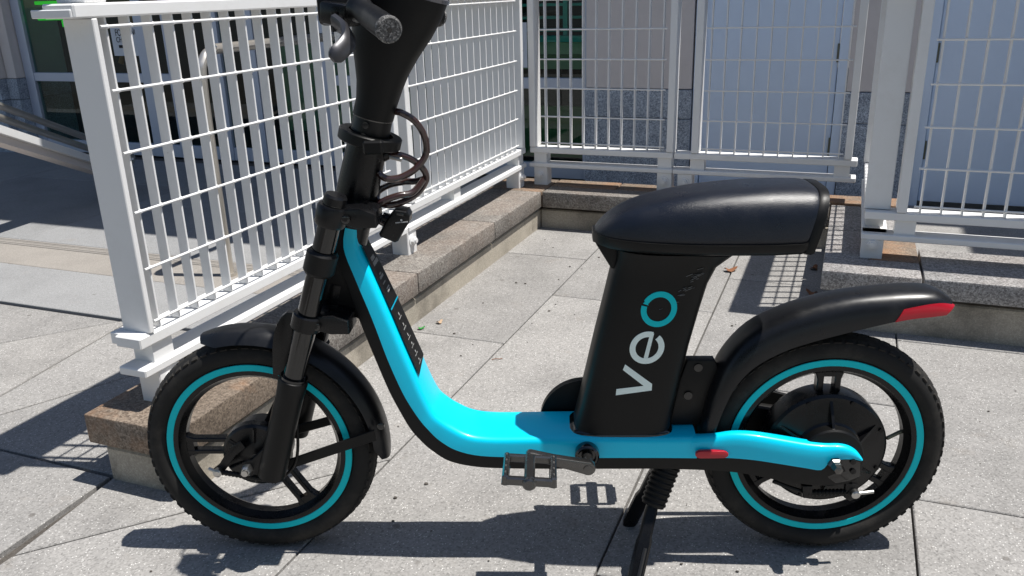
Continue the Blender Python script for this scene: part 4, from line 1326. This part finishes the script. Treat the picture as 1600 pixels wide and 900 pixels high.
# --- crank, pedals, chain cover
(bbx, bbz), = [(0.1048, 0.2715)]
bm = new()
lathe(bm, [(0.012, -0.062), (0.0245, -0.062), (0.0255, -0.066), (0.0255, -0.084), (0.022, -0.088), (0.019, -0.088), (0.017, -0.080), (0.012, -0.080)], bbx, bbz, 40)
part('crank_collar', bm, 'black_gloss', bike)
part('crank_spindle', btube([(bbx, -0.128, bbz), (bbx, 0.128, bbz)], 0.0115, 20), 'alloy', bike)
CA = radians(14)
def crank_arm(y0, y1, ang):
    L1 = 0.122
    outl = []
    for k in range(13):
        a = radians(-90 - 20 + 220 * k / 12) + 0
        outl.append((0.0155 * cos(a), 0.0155 * sin(a)))
    outl.append((-L1 * .6, 0.0095)); 
    for k in range(9):
        a = radians(90 + 180 * k / 8)
        outl.append((-L1 + 0.0095 * cos(a), 0.0095 * sin(a)))
    outl.append((-L1 * .6, -0.0095))
    bm = new()
    prism(bm, [(bbx + x * cos(ang) - z * sin(ang), bbz + x * sin(ang) + z * cos(ang)) for x, z in outl], y0, y1, 0.003, 2)
    return part('crank_arm', bm, 'alloy', bike), (bbx - L1 * cos(ang), bbz - L1 * sin(ang))
arm_n, (pnx, pnz) = crank_arm(-0.134, -0.116, -CA)
arm_f, (pfx, pfz) = crank_arm(0.116, 0.134, pi - CA)
for y, s in ((-0.134, 1), (0.134, -1)):
    sc_ = new(); disc_lathe(sc_, [(0.0095, 0.0), (0.0095, -0.002 * s), (0.0065, -0.0025 * s)], n=18)
    part('crank_bolt', sc_, 'alloy', bike, (bbx, y, bbz))
def pedal(px_, pz_, s, tilt):
    pd = thing.__globals__['part']('pedal', btube([(0, 0, 0), (0, s * 0.105, 0)], [0.0085, 0.0075], 14), 'alloy', bike, (px_, s * 0.120, pz_), (0, 0, 0))
    pd.rotation_euler = (0, tilt, 0)
    bm = new()
    for x in (-1, 1):
        box(bm, x * 0.047 - 0.006, x * 0.047 + 0.006, min(s * 0.018, s * 0.108), max(s * 0.018, s * 0.108), -0.012, 0.012, 0.003)
    for ya, yb in ((0.016, 0.026), (0.098, 0.110)):
        box(bm, -0.046, 0.046, min(s * ya, s * yb), max(s * ya, s * yb), -0.009, 0.009, 0.003)
    box(bm, -0.0105, 0.0105, min(s * .02, s * .112), max(s * .02, s * .112), -0.0125, 0.0125, 0.004)
    part('pedal_cage', bm, 'alloy', pd)
    for x in (-0.047, 0.047):
        part('pedal_reflector', bbox(x - 0.0075 , x + 0.0075, min(s * .03, s * .096), max(s * .03, s * .096), -0.0175, -0.0125, bev=.001), 'black_gloss', pd)
    sc_ = new(); disc_lathe(sc_, [(0.0135, 0.0), (0.0135, -0.006 * (-s if s > 0 else 1)), (0.010, -0.009 * (-s if s > 0 else 1))], n=18)
    part('pedal_cap', sc_, 'alloy', pd, (0, s * 0.110, 0))
    pins = new()
    for x in (-0.047, 0.047):
        for k in range(4):
            yy = s * (0.03 + k * 0.022)
            tube(pins, [(x, yy, 0.011), (x, yy, 0.0155)], 0.0018, 6)
    part('pedal_pins', pins, 'bolt', pd)
pedal(pnx, pnz, -1, radians(4))
pedal(pfx, pfz, 1, radians(-6))
bm = new()
disc_lathe(bm, [(0.098, 0.072), (0.100, 0.073), (0.100, 0.092), (0.098, 0.094)], n=56)
part('chain_cover', bm, 'black_matt', bike, (bbx, 0, bbz))
part('chain_case', bprism([(bbx, bbz - 0.05), (bbx, bbz + 0.075), (HR - 0.10, HZ + 0.078), (HR, HZ + 0.05), (HR, HZ - 0.045)], 0.093, 0.106, 0.004), 'black_matt', bike)

# --- kickstand
bm = new()
k0, k1 = V((0.285, -0.030, 0.232)), V((0.248, -0.062, 0.138))
pts = [k0.lerp(k1, i / 36) for i in range(37)]
tube(bm, pts, [(0.0300 - 0.003 * i / 36) * (1.0 if i % 4 in (1, 2) else 0.90) for i in range(37)], 24)
part('spring_boot', bm, 'black_matt', bike)
def leg(a, b, w0, w1, th, name):
    a, b = V(a), V(b)
    d = (b - a).normalized()
    sx = V((1, 0, 0)); sx = (sx - d * sx.dot(d)).normalized()
    sy = d.cross(sx)
    bm = new()
    rings = []
    for t, w_, h_ in ((0, w0 * .8, th), (0.15, w0, th), (0.42, w0, th), (0.5, w1, th * 1.1), (0.92, w1, th * 1.1), (1.0, w1 * .8, th)):
        c = a.lerp(b, t)
        rings.append([c + sx * w_ * u_ + sy * h_ * v_ for u_, v_ in ((-1, -.6), (-.7, -1), (.7, -1), (1, -.6), (1, .6), (.7, 1), (-.7, 1), (-1, .6))])
    loft(bm, rings)
    return part(name, bm, 'black_satin', bike, smooth=40)
lg1 = leg((0.250, -0.058, 0.150), (0.200, -0.155, 0.0), 0.0135, 0.0165, 0.011, 'kickstand_leg')
part('leg_groove', btube([V((0.250, -0.058, 0.150)).lerp(V((0.200, -0.155, 0.0)), t) + V((0.004, -0.0115, 0.004)) for t in (0.55, 0.9)], 0.0045, 6), 'sticker', lg1)
leg((0.266, 0.012, 0.190), (0.209, 0.060, 0.0), 0.013, 0.017, 0.007, 'kickstand_leg')
part('stand_pivot', btube([(0.285, -0.045, 0.232), (0.285, 0.045, 0.232)], 0.024, 20), 'black_satin', bike)
# rear brake cable, arm and nuts under the near arm
cp = [(0.4993, 0.2016), (0.5368, 0.1857), (0.5741, 0.1730)]
part('brake_line', btube(smooth_path([(x, -0.07, z) for x, z in cp], 5), 0.0045, 8), 'black_matt', bike)
cp = [(0.5724, 0.1763), (0.6578, 0.1777)]
n_ = 22
pts = [V((cp[0][0], -.075, cp[0][1])).lerp(V((cp[1][0], -.075, cp[1][1])), i / n_) for i in range(n_ + 1)]
part('cable_boot', btube(pts, [0.006 if i % 2 else 0.0085 for i in range(n_ + 1)], 10), 'black_matt', bike)
part('cable_stop', bprism([(0.5572, 0.1968), (0.5786, 0.1967), (0.5800, 0.1668), (0.5625, 0.1668)], -0.082, -0.066, 0.002), 'black_satin', bike)
part('brake_arm', bprism([(0.6482, 0.2025), (0.6754, 0.1961), (0.6762, 0.1646), (0.6610, 0.1567), (0.6494, 0.1647)], -0.078, -0.066, 0.002), 'black_satin', bike)
q0, q1 = [(0.6679, 0.1794), (0.7060, 0.1825)]
part('cable_nut', btube([(q0[0], -.083, q0[1]), (q1[0], -.08, q1[1])], 0.0042, 10), 'bolt', bike)
sc_ = new(); disc_lathe(sc_, [(0.0085, 0.008), (0.009, 0.0), (0.009, -0.010), (0.006, -0.012)], n=18)
part('cable_anchor', sc_, 'bolt', bike, (q0[0], -0.079, q0[1]))

# --- handlebar, grips, brake levers
for s in (-1, 1):
    b0 = V((-0.292, s * 0.035, 1.184)); b1 = V((-0.290, s * 0.12, 1.182)); g0 = V((-0.283, s * 0.160, 1.178)); g1 = V((-0.207, s * 0.305, 1.147))
    if s > 0:
        (gx, gz), = [(-0.2037, 1.1468)]
        g1 = V((gx, 0.305, gz))
    part('handlebar', btube([b0, b1, g0.lerp(g1, 0.05)], 0.0115, 16), 'black_satin', bike)
    gd = (g1 - g0)
    part('grip', btube([g0, g0 + gd * 0.02, g0 + gd * 0.05, g0 + gd * .10, g0 + gd * 0.5, g0 + gd * 0.955], [0.021, 0.023, 0.023, 0.0185, 0.0200, 0.0205], 24), 'black_matt', bike)
    part('grip_end', btube([g0 + gd * 0.95, g0 + gd * 0.985, g0 + gd * 1.0], [0.0210, 0.0210, 0.018], 24), 'grip_end', bike)
    part('grip_plug', btube([g0 + gd * 0.99, g0 + gd * 1.004], [0.0042, 0.004], 12), 'black_gloss', bike)
    # lever perch
    pm = b1.lerp(g0, 0.35)
    part('lever_clamp', btube([pm - gd.normalized() * 0.016, pm + gd.normalized() * 0.016], 0.018, 18), 'black_satin', bike)
    part('lever_perch', bbox(-0.040, 0.016, -0.022, 0.030, -0.024, 0.014, bev=0.007, seg=2), 'black_satin', bike, pm + V((-0.022, s * .010, -0.008)), (0, radians(8), s * radians(25)))
    l0, l1, l2, l3 = [V((x, s * y, z)) for (x, z), y in zip([(-0.3237, 1.1572)] + [(-0.2989, 1.1413)] + [(-0.2937, 1.1245)] + [(-0.3139, 1.1031)], (0.165, 0.19, 0.22, 0.25))]
    bm = new()
    pts = smooth_path([l0, l1, l2, l3], 6)
    rs_ = [0.010 + 0.001 * sin(i) for i in range(len(pts))]
    rings = []
    for i, p in enumerate(pts):
        t = (pts[min(i + 1, len(pts) - 1)] - pts[max(i - 1, 0)]).normalized()
        up = V((-0.5, 0, 1)); up = (up - t * up.dot(t)).normalized(); sd_ = t.cross(up)
        k_ = min(1.0, 0.45 + 0.3 * (len(pts) - 1 - i)); wv, hv = 0.0145 * k_, 0.0075 * k_
        rings.append([p + up * wv * a_ + sd_ * hv * b_ for a_, b_ in ((-1, -.5), (-.6, -1), (.6, -1), (1, -.5), (1, .5), (.6, 1), (-.6, 1), (-1, .5))])
    loft(bm, rings)
    part('brake_lever', bm, 'lever', bike, smooth=50)
    part('lever_pivot', btube([l0 + V((0, 0, .016)), l0 - V((0, 0, .016))], 0.006, 12), 'black_satin', bike)
    if s < 0:
        part('switch_pod', bbox(-0.036, 0.030, -0.030, 0.030, -0.026, 0.026, bev=0.010, seg=2), 'black_matt', bike, b1.lerp(b0, 0.10) + V((-0.034, 0, -0.006)))
        bl = [pm + V((-.04, .012, .004)), pm + V((-.075, .05, .02)), pm + V((-.05, .10, .045)), pm + V((0, .12, 0.05))]
        part('brake_line', btube(smooth_path(bl, 6), 0.003, 8), 'black_matt', bike)

# ------------------------------------------------------------------ coiled cable lock hung on the column
lock = thing('cable_lock', 'coiled brown black cable lock with boxy clasp hanging from the steering column', 'cable lock', (BX, BY, 0), BR)
def cable(name, pys):
    pts = [(x, y, z) for (x, z), y in pys]
    return part(name, btube(smooth_path(pts, 8), 0.0068, 12), 'cable', lock)
c1 = [(-0.2693, 0.9849), (-0.2496, 0.9820), (-0.2259, 0.9643), (-0.2104, 0.9330), (-0.2100, 0.8992), (-0.2294, 0.8729), (-0.2585, 0.8581), (-0.2815, 0.8573), (-0.2939, 0.8627), (-0.2997, 0.8705)]
cable('cable', list(zip(c1, [0.0, -0.004, 0.002, 0.010, 0.012, 0.004, -0.010, -0.020, -0.022, -0.02])))
c2 = [(-0.2834, 0.8994), (-0.2630, 0.9003), (-0.2385, 0.8897), (-0.2195, 0.8689), (-0.2146, 0.8457), (-0.2303, 0.8214), (-0.2570, 0.8075), (-0.2857, 0.8028), (-0.3085, 0.8084), (-0.3125, 0.8229), (-0.2909, 0.8355), (-0.2597, 0.8414), (-0.2366, 0.8423), (-0.2170, 0.8483)]
cable('cable', list(zip(c2, [0.0, 0.0, 0.006, 0.018, 0.024, 0.014, -0.002, -0.014, -0.006, 0.012, 0.02, 0.022, 0.022, 0.018])))
c3 = [(-0.2184, 0.8471), (-0.2390, 0.8254), (-0.2688, 0.8221), (-0.2952, 0.8134), (-0.3146, 0.7980), (-0.3199, 0.7809), (-0.3092, 0.7687), (-0.2968, 0.7605)]
cable('cable', list(zip(c3, [0.012, -0.004, -0.018, -0.024, -0.018, -0.010, -0.006, -0.004])))
q0, q1, q2 = [(-0.2962, 0.8984), (-0.2806, 0.9032), (-0.2561, 0.8913)]
part('lock_plug', btube([(q0[0], 0, q0[1]), (q1[0], 0, q1[1])], [0.013, 0.0105], 16), 'black_satin', lock)
part('plug_pin', btube([(q1[0], -.004, q1[1] - .005), (q2[0], -.004, q2[1])], 0.0045, 10), 'bolt', lock)
q0, q1 = [(-0.3036, 0.7779), (-0.2824, 0.7670)]
part('cable_sleeve', btube([(q0[0], -.005, q0[1]), (q1[0], -.005, q1[1])], [0.0095, 0.013], 16), 'black_satin', lock)
body = [(-0.2877, 0.7816), (-0.2738, 0.7958), (-0.2498, 0.7914), (-0.2454, 0.7809), (-0.2476, 0.7678), (-0.2604, 0.7495), (-0.2722, 0.7296), (-0.2789, 0.7271), (-0.3078, 0.7396), (-0.3098, 0.7463), (-0.2979, 0.7660)]
lb = part('lock_body', bprism(body, -0.024, 0.020, 0.005, 3), 'black_satin', lock)
lk = [(-0.2708, 0.7915), (-0.2557, 0.7886), (-0.2549, 0.7821), (-0.2701, 0.7850)]
part('lock_button', bprism(lk, -0.028, -0.010, 0.002), 'black_gloss', lb)
q, = [(-0.2739, 0.7680)]
for k in range(9):
    part('print_mark', bbox(0, 0.0016, -0.0247, -0.0235, 0, 0.0022), 'print_white', lb, (q[0] + k * 0.0027 + (0.001 if k > 3 else 0), 0, q[1] + k * 0.0002), smooth=0)
dt = new(); disc_lathe(dt, [(0.0022, 0), (0.0022, -.0006)], n=8)
q, = [(-0.2619, 0.7744)]
part('print_mark', dt, 'print_white', lb, (q[0], -0.0243, q[1]))
